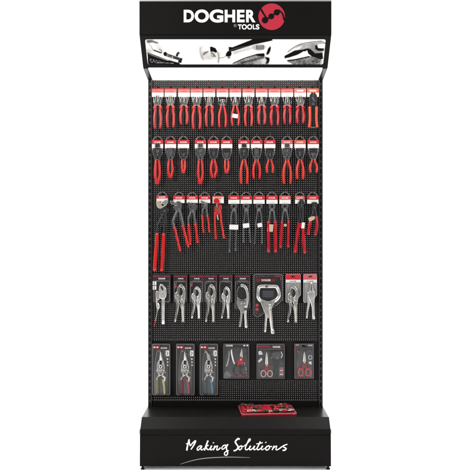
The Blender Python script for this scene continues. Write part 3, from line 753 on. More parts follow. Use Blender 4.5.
# 3.5 all red grip wrench pliers
it = Item('pipe_wrench', 218.2, 192.5, .026, 'all red enamelled pipe wrench pliers under a plain white card in third row', 'wrench', G3)
card(it, 218.2, 196, 203.2, 11.2, 'white')
it.plate('hooked_jaw', [(213.6, 200.2), (216.6, 198.4), (219.4, 200.4), (219.0, 204.4), (217.4, 207.4), (216.6, 205.0), (217.0, 202.6), (214.6, 203.6)], RED, .008, .008, .0014, 3)
it.plate('sliding_jaw', [(215.2, 206.4), (217.8, 207.4), (220.4, 204.4), (222.0, 208.4), (219.6, 213.6), (216.6, 215.4), (214.6, 211)], REDP, .006, .007, .0014, 3)
it.plate('serrated_insert', [(215.6, 203.8), (216.8, 203.4), (217.4, 208.0), (216.2, 208.2)], CHROME, .016, .001, .0003)
it.disc('pivot', 218.2, 209.4, 1.2, CHROME, .014, .002)
it.tube('spring', [(217.4, 215), (217.8, 218), (218.4, 219.6)], [.9, .8, .6], NICKEL, .008)
it.tube('handle', [(215.6, 212), (214.9, 220), (215.4, 230), (216.0, 239)], [1.2, 1.1, 1.1, 1.1], REDO, .009, .7)
it.tube('handle', [(220.2, 211), (221.2, 220), (222.6, 230), (224.2, 238.2)], [1.2, 1.1, 1.1, 1.1], REDO, .011, .7)
# 3.6-3.10 tower pincers
def pincers(cx, lab, lx, rx, gx, r=.75, hm=STEELD, grip=None, stick=None, y0=207, ctilt=0, st='red'):
    it = Item('pincers', cx, 192.5, .026, lab, 'pincers', G3)
    card(it, cx, 195.8, 203.8, 11.2, st, tilt=ctilt)
    for s in (-1, 1):
        pts = [(cx+s*.1, y0-2.9), (cx+s*2.6, y0-2.9), (cx+s*3.5, y0-1.6), (cx+s*3.1, y0+.6), (cx+s*2.2, y0+2.6), (cx+s*1.2, y0+4.6), (cx+s*.1, y0+4.2), (cx+s*.1, y0+1.3), (cx+s*1.2, y0+.5), (cx+s*1.6, y0-.6), (cx+s*1.1, y0-1.8), (cx+s*.1, y0-2.1)]
        it.plate('jaw', pts, hm, .004, .007, .0010)
    it.disc('pivot', cx, y0+3, 1.0, NICKELD, .011, .0016)
    e0, e1 = lx[-1], rx[-1]
    it.tube('arm', [(cx-1.4, y0+3.6)]+lx, r, hm, .007, .9); it.tube('arm', [(cx+1.4, y0+3.6)]+rx, r, hm, .009, .9)
    if grip:
        for gp in gx: it.tube('handle', gp, [grip[1]*.9]+[grip[1]]*(len(gp)-2)+[grip[1]*.92], grip[0], .009, .85)
    if stick:
        x0, x1, a, b, m, rt = stick; it.box('wrap_sticker', x0, x1, a, b, m, .0145, .0006, rot=rt)
    return it
pincers(234, 'black tower pincers with wide white sticker, sixth from left in third row', [(231.6, 215), (230.4, 228), (229.7, 252.4)], [(236.1, 215), (236.2, 230), (235.8, 251)], None, .95, GUN, stick=(229.4, 238.2, 224.8, 229.6, STICK, .03))
pincers(246.2, 'bright headed steel pincers with tilted white sticker, seventh in third row', [(244.8, 215), (243.4, 228), (243.7, 242.3)], [(248.0, 215), (249.2, 228), (250.5, 242.3)], None, .85, GUN, stick=(242.9, 249.2, 223.5, 227.8, STICK, -.12))
pincers(259, 'thin armed black pincers with small white sticker, eighth in third row', [(256.9, 215), (255.4, 228), (254.6, 243.8)], [(261.0, 215), (261.8, 228), (262.0, 243.4)], None, .8, GUN, stick=(257.4, 262.0, 223.2, 227.2, STICK, -.18))
pincers(272, 'pincers with long red grips and a tan sticker, fourth from right in third row', [(269.7, 215), (268.9, 222)], [(274.3, 215), (275.0, 222)], ([(268.7, 221.2), (268.3, 230), (268.5, 251.8)], [(275.1, 221.2), (275.3, 232), (275.5, 251.8)]), 1.05, GUN, (REDC, 1.75), stick=(267.4, 273.0, 224.4, 231.6, STICKT, .12))
pincers(285, 'pincers with slimmer red grips and a tiny sticker, third from right in third row', [(282.9, 215), (282.0, 222)], [(287.3, 215), (288.3, 222)], ([(281.9, 221.4), (281.2, 234), (280.6, 247.4)], [(288.4, 220.6), (288.2, 234), (287.8, 247)]), .95, GUN, (REDC, 1.5), stick=(283.8, 286.4, 224.0, 226.6, STICKT, 0), st='pink')
# 3.11 long reach nippers
it = Item('long_reach_cutters', 299.8, 192.5, .026, 'long black cutters with crossed arms, red grips and white and red sticker', 'cutters', G3)
card(it, 299.8, 196, 203.6, 9.6, 'pink')
for s in (-1, 1):
    pts = [(301.4+s*.1, 199.4), (301.4+s*1.2, 199.2), (301.4+s*2.9, 202.4), (301.4+s*2.5, 205.6), (301.4+s*1.6, 208.4), (301.4+s*.1, 207.6)]
    it.plate('jaw', pts, STEELB, .004+.001*(s > 0), .008, .0012)
it.disc('pivot', 301.6, 204.8, 1.1, STEELD, .012, .0018)
it.tube('arm', [(301.0, 206), (299.6, 214), (298.8, 226)], [1.3, 1.0, 1.0], STEELB, .007)
it.tube('arm', [(301.9, 206), (302.2, 214), (302.4, 226)], [1.3, 1.0, 1.0], STEELB, .009)
it.tube('link_bar', [(298.2, 203), (299.6, 212), (301.6, 222)], .7, STEELB, .013)
it.tube('handle', [(298.6, 223.6), (297.4, 234), (294.9, 252.2)], [1.5, 1.7, 1.6], REDC, .008, .85)
it.tube('handle', [(302.5, 223.6), (303.2, 236), (304.5, 253)], [1.5, 1.7, 1.6], REDC, .010, .85)
it.box('sticker_red_half', 296.8, 301.2, 222.9, 227.8, REDC, .0158, .0006, rot=.1); it.box('sticker_white_half', 301.3, 304.4, 222.6, 228.6, STICK, .0158, .0006, rot=.1)
# 3.12 small end cutters, tilted
it = Item('end_cutters', 312.8, 192.5, .026, 'small black end cutters with stubby red grips and tan sticker, far right third row', 'cutters', G3)
card(it, 312.8, 195.8, 203.6, 11.4, 'red')
for s in (-1, 1):
    cx = 314.2; pts = [(cx+s*.1, 202.2), (cx+s*2.4, 202.4), (cx+s*3.2, 204.4), (cx+s*2.2, 207.2), (cx+s*1.6, 211), (cx+s*.1, 210)]
    it.plate('jaw', pts, STEELB, .004, .009, .0014)
it.disc('pivot', 314.2, 207.8, 1.0, GUN, .013, .002)
it.tube('arm', [(313.6, 209), (312.2, 214), (310.6, 220)], 1.0, STEELB, .007); it.tube('arm', [(314.8, 209), (315.6, 213), (316.2, 218)], 1.0, STEELB, .009)
it.tube('handle', [(310.8, 218.6), (309.2, 226), (307.8, 234.4)], [1.5, 1.75, 1.4], REDC, .008, .85)
it.tube('handle', [(316.1, 216.6), (316.6, 226), (315.0, 235)], [1.3, 1.6, 1.3], REDC, .010, .85)
it.plate('torn_sticker', [(307.8, 218.6), (310.4, 216.8), (314.2, 216.2), (314.8, 218.8), (311.4, 221), (309.0, 221.4)], STICKT, .0145, .0008, .0002)
for i, cx in enumerate((162.2, 179, 192.2, 204.7, 218.2, 234, 246.2, 259, 272, 285, 299.8, 312.8)):
    hook(cx, 192.6, .026, .12, 'dark wire peg hook above the %s card of the third row' % ORD[i], False)

# ---------- row four: locking pliers on blister cards
G4 = 'locking tools in the fourth row'
def rim(it, pts, y=.003, r=.32, parent=None): return it.tube('moulded_rim', pts, r, RIM, y, .8, 6, parent=parent, sm=0, closed=True)
def rrect(x0, x1, y0, y1, r=1.2):
    return [(x0+r, y0), (x1-r, y0), (x1-r*.3, y0+r*.3), (x1, y0+r), (x1, y1-r), (x1-r*.3, y1-r*.3), (x1-r, y1), (x0+r, y1), (x0+r*.3, y1-r*.3), (x0, y1-r), (x0, y0+r), (x0+r*.3, y0+r*.3)]
def dark_card(it, x0, x1, y0, y1, red=True, tab=True):
    c = it.plate('blister_card', rrect(x0, x1, y0, y1), CARDK, 0, .0015, .0003)
    w_ = x1-x0
    if red:
        it.box('red_band', x0+.6, x1-.6, y0+1.6, y0+2.9, CARDR, .0015, .0003, parent=c)
        it.box('red_edge', x1-1.6, x1-.8, y0+3.5, y1-8, CARDR, .0015, .0003, parent=c)
    letter(it, LM_S, (x0+x1)/2+.4, y0+4.6, .0019, c, 0, w_/15.0)
    it.box('small_print_line', x0+w_*.25, x0+w_*.8, y0+6.6, y0+7.0, INKG, .0015, .0003, parent=c)
    for j in range(4):
        it.box('small_print_line', x1-3.4, x1-1.9, y0+12+j*2.1, y0+12.7+j*2.1, INKG, .0015, .0003, parent=c)
    return c
def locking(it, ox, oy, Lk, wk, m, y=.006, hole=STEELB):
    """locking pliers template: Lk scales length (38 px long), wk width"""
    def T(p): return (ox+p[0]*wk, oy+p[1]*Lk)
    up = [(-1.2, .2), (1.2, 0), (3.4, 2.2), (5.0, 6), (5.1, 11), (4.4, 16), (3.6, 20), (1.2, 20.5), (-.6, 17), (-.6, 13), (1.4, 10), (1.9, 6.8), (1.0, 4.2), (-.6, 3.4)]
    lo = [(-1.6, .8), (-3.2, 3.4), (-4.2, 7.4), (-5.8, 9.2), (-6.0, 12.2), (-4.4, 16), (-2.6, 18), (-.6, 15.6), (.2, 11.6), (-.6, 8), (-.6, 4.6)]
    lv = [(-5.6, 11.6), (-3.4, 12.4), (-1.4, 16.4), (-1.2, 20), (-2.6, 27), (-3.6, 33), (-4.6, 38), (-6.4, 38), (-6.0, 33), (-5.0, 26), (-4.8, 19)]
    it.tube('lever_handle', [T(p) for p in ((-4.6, 12.5), (-3.4, 17), (-3.1, 22), (-3.8, 28), (-4.9, 33), (-5.5, 37.4))], [1.2*wk, 1.45*wk, 1.35*wk, 1.25*wk, 1.15*wk, .95*wk], m, y+.003, .9, 14)
    it.plate('lower_jaw', [T(p) for p in lo], m, y+.001, .010, .0026, 3)
    it.plate('fixed_jaw', [T(p) for p in up], m, y, .0125, .0036, 3)
    it.tube('fixed_handle', [T(p) for p in ((1.6, 15), (2.0, 20), (2.2, 26), (2.4, 32), (2.4, 36.2))], [1.7*wk, 2.0*wk, 1.75*wk, 1.5*wk, 1.35*wk], m, y+.006, .9, 14)
    it.plate('jaw_gap', [T(p) for p in ((-.5, 3.8), (1.0, 5), (1.6, 7), (.9, 9.6), (-.5, 11.2), (-.9, 8))], hole, y+.0126, .0004, .0001, 3)
    it.tube('groove_shade', [T(p) for p in ((-4.2, 15), (-3.3, 20), (-3.6, 27), (-4.8, 35))], .34, STEELB, y+.0105, .4, 6)  # dark line drawn for the shade inside the lever's channel
    it.tube('jaw_seam', [T(p) for p in ((-1.4, 3), (-2.2, 6), (-1.4, 9.6), (-.2, 12.4), (-1.0, 16))], .26, STEELB, y+.0122, .4, 6)
    for (a, b, r) in ((-2.6, 11, .75), (.6, 14.2, .6), (-3.2, 14.8, .6)):
        X, Yp = T((a, b)); it.disc('rivet', X, Yp, r, NICKELB, y+.0115, .0018)
    it.tube('toggle_link', [T((-2.4, 16.5)), T((-.6, 21)), T((1.2, 27))], .45, NICKELD, y+.003)
    X, Yp = T((2.4, 37.2))
    kx, kz = it.L(X, Yp)
    vv, ff = [], []
    for i_, (dz, r) in enumerate(((.7, 1.0), (.5, 1.7), (-.7, 1.75), (-1.0, 1.2))):
        for a in np.linspace(0, 2*math.pi, 14, endpoint=False): vv.append((kx+r*wk*it.k*math.cos(a)*.95, -y-.006+r*wk*it.k*math.sin(a)*.95, kz+dz*Lk*it.k))
    for k_ in range(3):
        for i_ in range(14): ff.append((k_*14+i_, k_*14+(i_+1) % 14, (k_+1)*14+(i_+1) % 14, (k_+1)*14+i_))
    ff += [tuple(range(14)), tuple(reversed(range(42, 56)))]
    mesh_obj('adjusting_knob', vv, ff, m, it.root)
D4 = .018
# 4.1 one handed long locking wrench
it = Item('locking_wrench', 161.5, 276, D4, 'self grip wrench with one thick white steel handle and thin red tipped lever', 'wrench', G4)
c = dark_card(it, 152.4, 170.8, 274, 303)
for j, yy0 in enumerate((281.2, 285.8)): it.box('printed_picture', 151.9+.9, 156.4, yy0, yy0+3.9, INKW, .0015, .0003, parent=c)
it.plate('head', [(160.6, 284), (163, 284.4), (166.2, 288), (166.9, 293), (165.8, 297.6), (163.0, 299.4), (160, 297.4), (159.2, 292), (159.4, 287)], NICKELB, .006, .011, .002, 3)
it.plate('jaw_gap', [(160.9, 286.2), (162.4, 286.2), (163.8, 289), (163.2, 290.4), (161.6, 288.8)], STEELB, .0171, .0004, .0001, 2)
it.plate('lower_jaw', [(155.9, 291.6), (158.6, 290.8), (160.2, 293.6), (160.0, 298.8), (157.8, 300.2), (156.0, 297)], NICKEL, .006, .009, .0016, 3)
it.tube('handle', [(163.6, 298), (163.5, 304), (163.4, 312), (163.5, 322)], [1.7, 1.85, 1.75, 1.7], NICKELB, .011, .8)
it.disc('rivet', 163.0, 293.6, .7, NICKELD, .017, .0015); it.disc('rivet', 157.6, 294, .5, NICKELD, .015, .0015)
it.tube('end_knob', [(163.5, 321.6), (163.5, 323.6)], [1.9, 1.7], NICKELB, .011)
it.tube('lever', [(157.0, 298), (157.2, 304), (157.6, 308)], [1.2, 1.0, .8], NICKEL, .008)
it.tube('lever_rod', [(157.8, 307.4), (157.0, 314), (155.6, 321)], [.7, .5, .5], NICKELD, .009)
it.tube('lever_link', [(158.4, 303), (159.2, 306), (158.6, 309)], [.7, .8, .6], NICKELB, .011)
it.tube('lever_tip', [(155.7, 320.4), (154.4, 325.8)], [.75, .6], REDC, .009)
rim(it, rrect(154.2, 169.6, 281, 301.6), .004)
# 4.2 - 4.5
for cx, x0, x1, y1, ox, oy, Lk, wk, m, lab in (
    (180.4, 173.3, 187.6, 303, 180.8, 284, 1.0, 1.0, NICKEL, 'large satin locking pliers beside a pink printed mark, second in fourth row'),
    (196.6, 189.3, 203.9, 303, 196.9, 286.4, .845, .9, NICKELB, 'smaller bright locking pliers, third from left in the fourth row'),
    (210, 203.9, 217.6, 303, 211.2, 284, 1.0, .94, NICKEL, 'large dull nickel locking pliers, fourth from left in the fourth row'),
    (225.7, 218.6, 232.8, 303, 226.4, 286.4, .845, .82, NICKELB, 'small whitest locking pliers, fifth from left in the fourth row')):
    it = Item('locking_pliers', cx, 276, D4, lab, 'pliers', G4)
    c = dark_card(it, x0, x1, 274, y1)
    if cx < 200:
        it.plate('pink_print_mark', rrect(x0+.9, x0+3.2, 283.6, 288.4 if cx < 190 else 286.6, .8), PINK, .0015, .0003, 0, parent=c)
    locking(it, ox, oy, Lk, wk, m)
    rim(it, rrect(x0+1.2, x1-1.2, 281.4, y1-1.4), .004)
    it.plate('clear_bubble', rrect(x0+1.8, x1-1.8, 281.8, y1-1.8, 2), CLR, .002, .020, .004)
# 4.6 large C jaw locking pliers with black mouth
it = Item('locking_clamp', 242.5, 276, D4, 'grey locking pliers with wide black open mouth between card and C clamp', 'clamp', G4)
c = dark_card(it, 234.4, 250.6, 274, 309.6)
it.plate('mouth', [(237.2, 291), (238.8, 287), (241.6, 285), (244.6, 286), (246.6, 290), (246.2, 297), (242.4, 299.6), (238.4, 297)], STEELB, .006, .006, .001, 3)
it.plate('outer_jaw', [(240.6, 284.2), (243.4, 283.8), (246.2, 286), (248.4, 290.6), (249.0, 297), (248.2, 303), (246.8, 309), (245.0, 309), (246.0, 302), (246.4, 295.4), (245.4, 290), (243.2, 287.2), (240.9, 286.8)], NICKELB, .012, .007, .0018, 3)
it.plate('inner_jaw', [(237.2, 296.6), (239.4, 298.4), (243.2, 299.4), (246.2, 298), (246.4, 301.6), (245.4, 309), (242.6, 313.6), (239.2, 309), (236.8, 303)], NICKELD, .010, .008, .0016, 3)
it.tube('hook_jaw', [(236.9, 296), (237.4, 290), (239.4, 286.2)], [1.0, .9, .8], STEELD, .012)
it.box('jaw_slot', 239.4, 244.8, 299.8, 300.5, STEELB, .0181, .0004)
it.tube('lever_handle', [(240.8, 306), (241.4, 313), (240.6, 320), (239.9, 326.4)], [1.7, 1.4, 1.3, 1.2], NICKELD, .011, .8)
it.tube('fixed_handle', [(245.6, 306), (245.4, 314), (245.8, 321), (246.1, 327)], [1.7, 1.55, 1.5, 1.5], NICKELB, .014, .8)
it.box('handle_band', 243.9, 247.4, 307.6, 310, STEELD, .0205, .001)
it.disc('rivet', 241.4, 303.6, .6, NICKELB, .018, .001); it.disc('rivet', 244.6, 303.2, .6, NICKELB, .018, .001)
rim(it, rrect(235.4, 249.6, 281.4, 308), .004); it.plate('clear_bubble', rrect(236, 249, 282, 307, 2), CLR, .002, .022, .004)
# 4.7 C clamp
it = Item('c_clamp', 268, 276, D4, 'big silver C clamp locking pliers on a wide black blister card', 'clamp', G4)
outl = [(254.6, 273.8), (281.6, 273.8), (282.8, 275), (282.8, 300.4), (276.4, 305.6), (270, 309.6), (263, 314.6), (257.4, 317.6), (254.2, 316.4), (253.5, 314), (253.5, 275)]
c = it.plate('blister_card', outl, CARDG, 0, .0015, .0003)
it.box('red_band', 255.6, 275.6, 278.6, 281.8, CARDR, .0015, .0003, parent=c); letter(it, LM_L, 266.2, 280.2, .0019, c)
it.box('small_red_print', 274.5, 281.2, 275.2, 277.2, CARDR, .0015, .0003, parent=c)
for yy0 in (305.2, 309.4): it.disc('round_red_print', 257.2, yy0, 1.6, PINK, .0015, .0003, parent=c)
it.box('printed_picture', 262, 274.6, 290.2, 298.6, mat('printed_blue_black', (.03, .034, .042), .4), .0015, .0003, parent=c)
for j in range(3): it.box('small_print_line', 263, 273, 291.8+j*2, 292.3+j*2, INKG, .0019, .0003, parent=c)
rim(it, [(a+(268-a)*.03, b+(293-b)*.03) for a, b in outl], .003)
it.tube('c_frame', [(264.4, 302.0), (260.4, 300.4), (258.0, 296.6), (258.0, 292), (258.6, 288.0), (260.6, 286.4), (267, 286.4), (275, 286.4), (277.0, 287.4), (278.8, 291.6), (278.9, 295.8), (276.4, 299.4), (271.6, 302.2)],
        [2.0, 1.9, 1.8, 1.7, 1.8, 1.8, 1.8, 1.8, 1.9, 1.8, 1.8, 1.9, 2.0], NICKELB, .013, .6, sm=3)
it.disc('swivel_pad', 266.4, 285.8, 1.9, NICKEL, .016, .005); it.disc('swivel_screw', 266.4, 285.8, .8, STEELD, .021, .001)
it.plate('body', [(260.4, 300.4), (268, 300.8), (274.6, 300.6), (273.6, 304), (271.6, 308), (271.4, 316), (268.4, 318), (264.2, 312), (262.0, 306)], NICKEL, .010, .010, .002, 3)
it.tube('lever_handle', [(264.8, 306), (266.2, 313), (265.6, 322), (265.0, 331.6)], [2.0, 1.7, 1.4, 1.2], NICKEL, .011, .8)
it.tube('fixed_handle', [(269.6, 304), (270.2, 312), (271.2, 322), (272.2, 330)], [2.0, 1.8, 1.6, 1.6], NICKELB, .014, .8)
it.tube('adjusting_knob', [(272.2, 330), (272.5, 332.8)], [2.0, 2.1], NICKELB, .014)
it.disc('rivet', 267.4, 304, .8, NICKELD, .020, .0012); it.disc('rivet', 270.0, 309.4, .7, NICKELD, .021, .0012)
it.plate('clear_bubble', [(a+(268-a)*.12, b+(293-b)*.12) for a, b in outl], CLR, .002, .024, .004)
# 4.8 / 4.9 on red and white cards
for cx, x0, x1, y1, ox, oy, Lk, wk, m, lab, rm in ((293, 285.5, 300.8, 303, 293.2, 285.6, .97, 1.0, NICKEL, 'satin locking pliers on red topped white card, second from right in fourth row', TAGR),
                                        (310.4, 303.2, 317.0, 303, 311.0, 282.4, .95, .84, NICKELB, 'slim long nosed locking pliers on pinkish red topped card, far right fourth row', mat('faded_red_card', (.55, .10, .12), .4))):
    it = Item('locking_pliers', cx, 276, D4, lab, 'pliers', G4)
    c = it.plate('blister_card', [(x0+.8, 274), (x1-.8, 274), (x1, 275), (x1, 295), (x1-3, 299), (x0+4, 302.4), (x0+1.2, 302.8), (x0, 301.6), (x0, 275)], mat('grey_white_card', (.40, .39, .39), .4, coat=.3), 0, .0015, .0003)
    it.box('red_header', x0+.2, x1-.2, 274.4, 279.6, rm, .0015, .0004, parent=c)
    it.plate('euro_slot', [(cx-2.0, 277.2), (cx-1.8, 276.4), (cx, 275.8), (cx+1.8, 276.4), (cx+2.0, 277.2)], VOID, .0019, .0002, 0, parent=c)
    it.box('white_header_band', x0+.2, x1-.2, 279.7, 282.6, INKW, .0015, .0004, parent=c)
    letter(it, LM_R, cx, 281.2, .0021, c)
    if cx > 300:
        def T(p): return (ox+p[0]*wk, oy+p[1]*Lk)
        it.plate('long_jaw', [T(p) for p in ((-.9, 0), (.9, 0), (1.6, 4), (3.2, 9), (3.4, 14), (-2.4, 15), (-3.2, 10), (-1.5, 4))], m, .007, .010, .002, 2)
        it.plate('jaw_gap', [T(p) for p in ((-.15, 2), (.2, 2), (.5, 7), (0, 9.5), (-.5, 7))], STEELB, .0172, .0003, 0)
        it.plate('lever_handle', [T(p) for p in ((-4.8, 11), (-3, 12), (-1, 17), (-1.6, 23), (-3.2, 29), (-4.2, 36.8), (-6, 36.8), (-5.6, 30), (-4.6, 22))], m, .004, .009, .0018, 3)
        it.plate('fixed_handle', [T(p) for p in ((-3.6, 10), (3.4, 9), (4.2, 14), (3.6, 22), (3.8, 36), (1.2, 36), (.4, 26), (-1.6, 19), (-4, 14))], m, .008, .011, .0022, 3)
        it.tube('adjusting_knob', [T((2.6, 36)), T((2.8, 38))], [1.4, 1.5], NICKELB, .014)
        it.disc('rivet', *T((0, 12.4)), .7, NICKELD, .019, .001)
    else: locking(it, ox, oy, Lk, wk, m)
    rim(it, [(x0+1, 282.8), (x1-1, 282.8), (x1-1, 294), (x1-3.4, 298.2), (x0+4, 301.4), (x0+1.2, 301.6)], .004)
    it.plate('clear_bubble', [(x0+1.5, 283.4), (x1-1.5, 283.4), (x1-1.5, 294), (x1-3.6, 297.6), (x0+4, 300.6), (x0+1.6, 300.8)], CLR, .002, .022, .004)
for i, cx in enumerate((161.5, 180.4, 196.6, 210.8, 225.7, 242.5, 268, 293.1, 310.1)):
    hook(cx, 276.6, D4, .09, 'dark wire peg hook through the %s blister card of the fourth row' % ORD[i], False)

# ---------- row five: snips and scissors
G5 = 'blister packs in the bottom row'
for cx, x0, x1, gl, gr, lab in ((161.2, 152, 170.5, OLV, YEL, 'aviation tin snips with yellow grip in tall clear pack, bottom left'),
                               (185.4, 176, 194.8, MAR, PNK, 'aviation tin snips with pinkish red grip in the middle tall clear pack'),
                               (208.9, 199.5, 218.2, SLT, BLU, 'aviation tin snips with light blue grip in the third tall clear pack')):
    it = Item('tin_snips', cx, 346, .018, lab, 'tin snips', G5)
    c = it.plate('blister_card', rrect(x0, x1, 343.4, 395.4, 1.4), CARDG, 0, .0015, .0003)
    it.box('red_band', x0+.8, x0+8, 345.6, 348.6, CARDR, .0015, .0003, parent=c)
    it.box('red_edge', x0+.8, x1-.8, 348.7, 349.2, CARDR, .0015, .0003, parent=c)
    for j in range(2): it.box('white_print_mark', x0+1.4+j*3, x0+3.4+j*3, 346.6, 347.8, INKW, .0018, .0003, parent=c)
    letter(it, LM_S, cx+2.8, 348.0, .0019, c, 0, 1.1)
    q0 = it.box('printed_picture', x1-4.8, x1-1.4, 350.4, 356.2, INKW, .0015, .0003, parent=c)
    it.tube('picture_outline', [(x1-3.6, 351.6), (x1-2.6, 353), (x1-3.4, 355)], .3, STEELB, .0019, .2, 6, parent=c)
    for j in range(3): it.box('white_print_mark', x1-3.8, x1-2.2, 358.2+j*3.1, 359.8+j*3.1, INKW, .0015, .0003, parent=c)
    bx = cx-.2
    third = cx > 200
    it.plate('blade', [(bx-.4+(-2.6 if third else 0), 350.2), (bx+.5, 355), (bx+1.7, 360.6), (bx+1.2, 365), (bx-1.4, 364.4), (bx-1.3, 358)], NICKELB if not third else NICKELD, .009, .005, .001)
    it.plate('blade', [(bx+.9+(-3 if third else 0), 350.8), (bx+1.4, 356), (bx+2.6, 361), (bx+2.4, 365), (bx+.8, 365)], NICKELD, .006, .004, .0008)
    it.plate('head', [(bx-3.4, 361.6), (bx-1.6, 359.6), (bx+2.2, 360.0), (bx+3.9, 363.6), (bx+4.1, 368.0), (bx+2.2, 372.4), (bx-1.4, 373.2), (bx-3.8, 370.4), (bx-4.1, 365.6)], NICKELD, .007, .007, .0026, 3)
    it.disc('bolt_recess', bx-.2, 366.2, 2.7, STEELB, .0137, .0006)
    it.tube('jaw_seam', [(bx+.6, 360.6), (bx+1.0, 364), (bx+2.6, 367), (bx+1.4, 372)], .28, STEELB, .0140, .5, 6)
    it.disc('pivot_bolt', bx-.2, 366.2, 2.0, NICKEL, .014, .002); it.disc('pivot_nut', bx-.2, 366.2, .9, STEELB, .016, .001)
    it.box('clear_strap', x0+5, x1-4, 371.2, 372.4, RIM, .0145, .0008)
    it.tube('linkage', [(bx-3.8, 370), (bx-1.6, 374), (bx-3.8, 378.6), (bx-3.4, 382)], [1.1, 1.2, 1.1, 1], NICKELD, .009)
    it.tube('linkage', [(bx+3.4, 370), (bx+1.6, 374.4), (bx+4.0, 378), (bx+3.2, 382)], [1.1, 1.2, 1.1, 1], NICKEL, .010)
    it.tube('latch', [(bx-2, 376), (bx+1, 374.6), (bx+5.4, 377.4)], .5, NICKEL, .014)
    it.tube('handle', [(bx-3.6, 379.4), (bx-3.5, 386), (bx-3.2, 393.6)], [1.5, 1.8, 1.5], gl, .008, .8)
    it.tube('handle', [(bx+2.2, 379.4), (bx+3.0, 384), (bx+3.6, 389), (bx+3.9, 393.6)], [1.2, 1.2, 1.15, 1.0], gr, .011, .8)
    rim(it, rrect(x0+.6, x1-.6, 344.2, 394.6, 1.4), .003)
    rim(it, [(bx-3.6, 350), (bx+3.4, 350), (bx+6, 360), (bx+6.4, 376), (bx+6.2, 394), (bx-6.2, 394), (bx-6.4, 372), (bx-5.6, 360)], .003, .28)
    it.plate('clear_bubble', [(bx-3.4, 350.4), (bx+3.2, 350.4), (bx+5.8, 360), (bx+6.2, 376), (bx+6.0, 393.6), (bx-6.0, 393.6), (bx-6.2, 372), (bx-5.4, 360)], CLR, .002, .022, .004)
    hook(cx, 345.2, .018, .09, 'dark wire peg hook holding the tin snips pack with the %s grip' % {YEL: 'yellow', PNK: 'pinkish', BLU: 'blue'}[gr], False)
def scissors(it, bx, tip, py, yb, hm, rw, rh, ring_m, inner=None, sp=2.9):
    for s in (-1, 1):
        it.plate('blade', [(bx+s*.15, tip), (bx+s*1.0, tip+5), (bx+s*1.5, py-1), (bx+s*.2, py+1)], NICKELB, .006+.0012*(s > 0), .002, .0005)
        cx_ = bx+s*sp; cy_ = yb-rh
        pts = [(cx_+rw*math.cos(a), cy_+rh*math.sin(a)) for a in np.linspace(0, 2*math.pi, 12, endpoint=False)]
        r = it.tube('handle_ring', pts, .72, ring_m, .008, .9, 8, sm=2, closed=True)
        it.plate('handle_neck', [(bx+s*.1, py-1.6), (bx+s*1.5, py-1.4), (bx+s*2.2, cy_-rh+.6), (bx+s*1.2, cy_-rh+2.0), (bx+s*.1, py+2.6)], hm, .006, .005, .0010)
        if inner: it.tube('ring_lining', [(cx_+(a-cx_)*.72, cy_+(b-cy_)*.78) for a, b in pts], .28, inner, .009, .9, 6, parent=r, sm=2, closed=True)
    it.disc('pivot', bx, py-.6, .7, NICKEL, .011, .0012)
# 5.4
it = Item('scissors_set', 236.4, 346, .018, 'clear pack with tilted scissors with black rings beside a steel pouch clip', 'scissors', G5)
c = it.plate('blister_card', rrect(223.2, 249.4, 343.4, 378.8, .6), CARDG, 0, .0015, .0003)
letter(it, LM_S, 229.4, 345.6, .0018, c, 0, 1.25)
for j in range(2): it.box('white_print_mark', 243.4+j*3, 245.2+j*3, 344.9, 346.1, INKW, .0015, .0003, parent=c)
it.box('red_base_band', 232.5, 248.8, 376.2, 378.2, CARDR, .0015, .0003, parent=c)
it.plate('printed_picture', [(224.4, 373), (227, 371.2), (231, 374.6), (230, 378), (224.6, 378)], INKG, .0015, .0003, 0, 2, parent=c)
it.tube('belt_clip', [(231.4, 349.6), (232.2, 355), (233.4, 360.4), (234.6, 363.6)], [.9, 1.0, .9, .8], NICKELB, .008, .6)
it.tube('side_tool', [(229.2, 351), (228.6, 358), (226.6, 366)], [.6, .9, .9], NICKELD, .007, .6)
sc_ = empty('tilted_scissors', (0, 0, 0)); sc_.parent = it.root
class Sub(Item):
    def __init__(s, it_, root): s.px, s.py, s.d, s.k, s.root = it_.px, it_.py, it_.d, it_.k, root
sb = Sub(it, sc_); bx = 240.2
for s, m_ in ((-1, NICKELB), (1, NICKEL)):
    sb.plate('blade', [(241.9+s*.1, 347.6), (241.6+s*1.0, 352), (241.0+s*1.6, 358.4), (240.6+s*.2, 360)], m_, .006+.0012*(s > 0), .002, .0005)
sb.plate('handle_neck', [(239.0, 357.8), (240.4, 356.2), (242.2, 357.4), (243.4, 361.4), (243.2, 365.6), (241.2, 364.0), (240.2, 363.6), (238.2, 366.2), (237.0, 363.6)], REDC, .006, .006, .0014, 3)
sb.disc('pivot', 240.9, 359.4, .7, NICKEL, .012, .001)
for cx_, cy_ in ((236.8, 370.0), (243.6, 369.8)):
    pts = [(cx_+3.3*math.cos(a), cy_+4.6*math.sin(a)) for a in np.linspace(0, 2*math.pi, 12, endpoint=False)]
    sb.tube('handle_ring', pts, .62, STEELB, .008, .9, 8, sm=2, closed=True)
    sb.tube('ring_lining', [(cx_+.4+(a-cx_)*.7, cy_+(b-cy_)*.74) for a, b in pts[1:6]], .4, RIM, .009, .9, 6, sm=2)
it.tube('wire_stripper_arm', [(244.0, 362), (245.6, 367), (247.0, 373)], [.5, .5, .4], NICKELD, .008)
rim(it, rrect(223.9, 248.7, 344.2, 378.0, .8), .003, .22); it.plate('clear_bubble', rrect(225.4, 247.4, 347.4, 377, 2), CLR, .002, .018, .004)
hook(236.4, 345.4, .018, .09, 'dark wire peg hook holding the pack with black ringed tilted scissors', False)
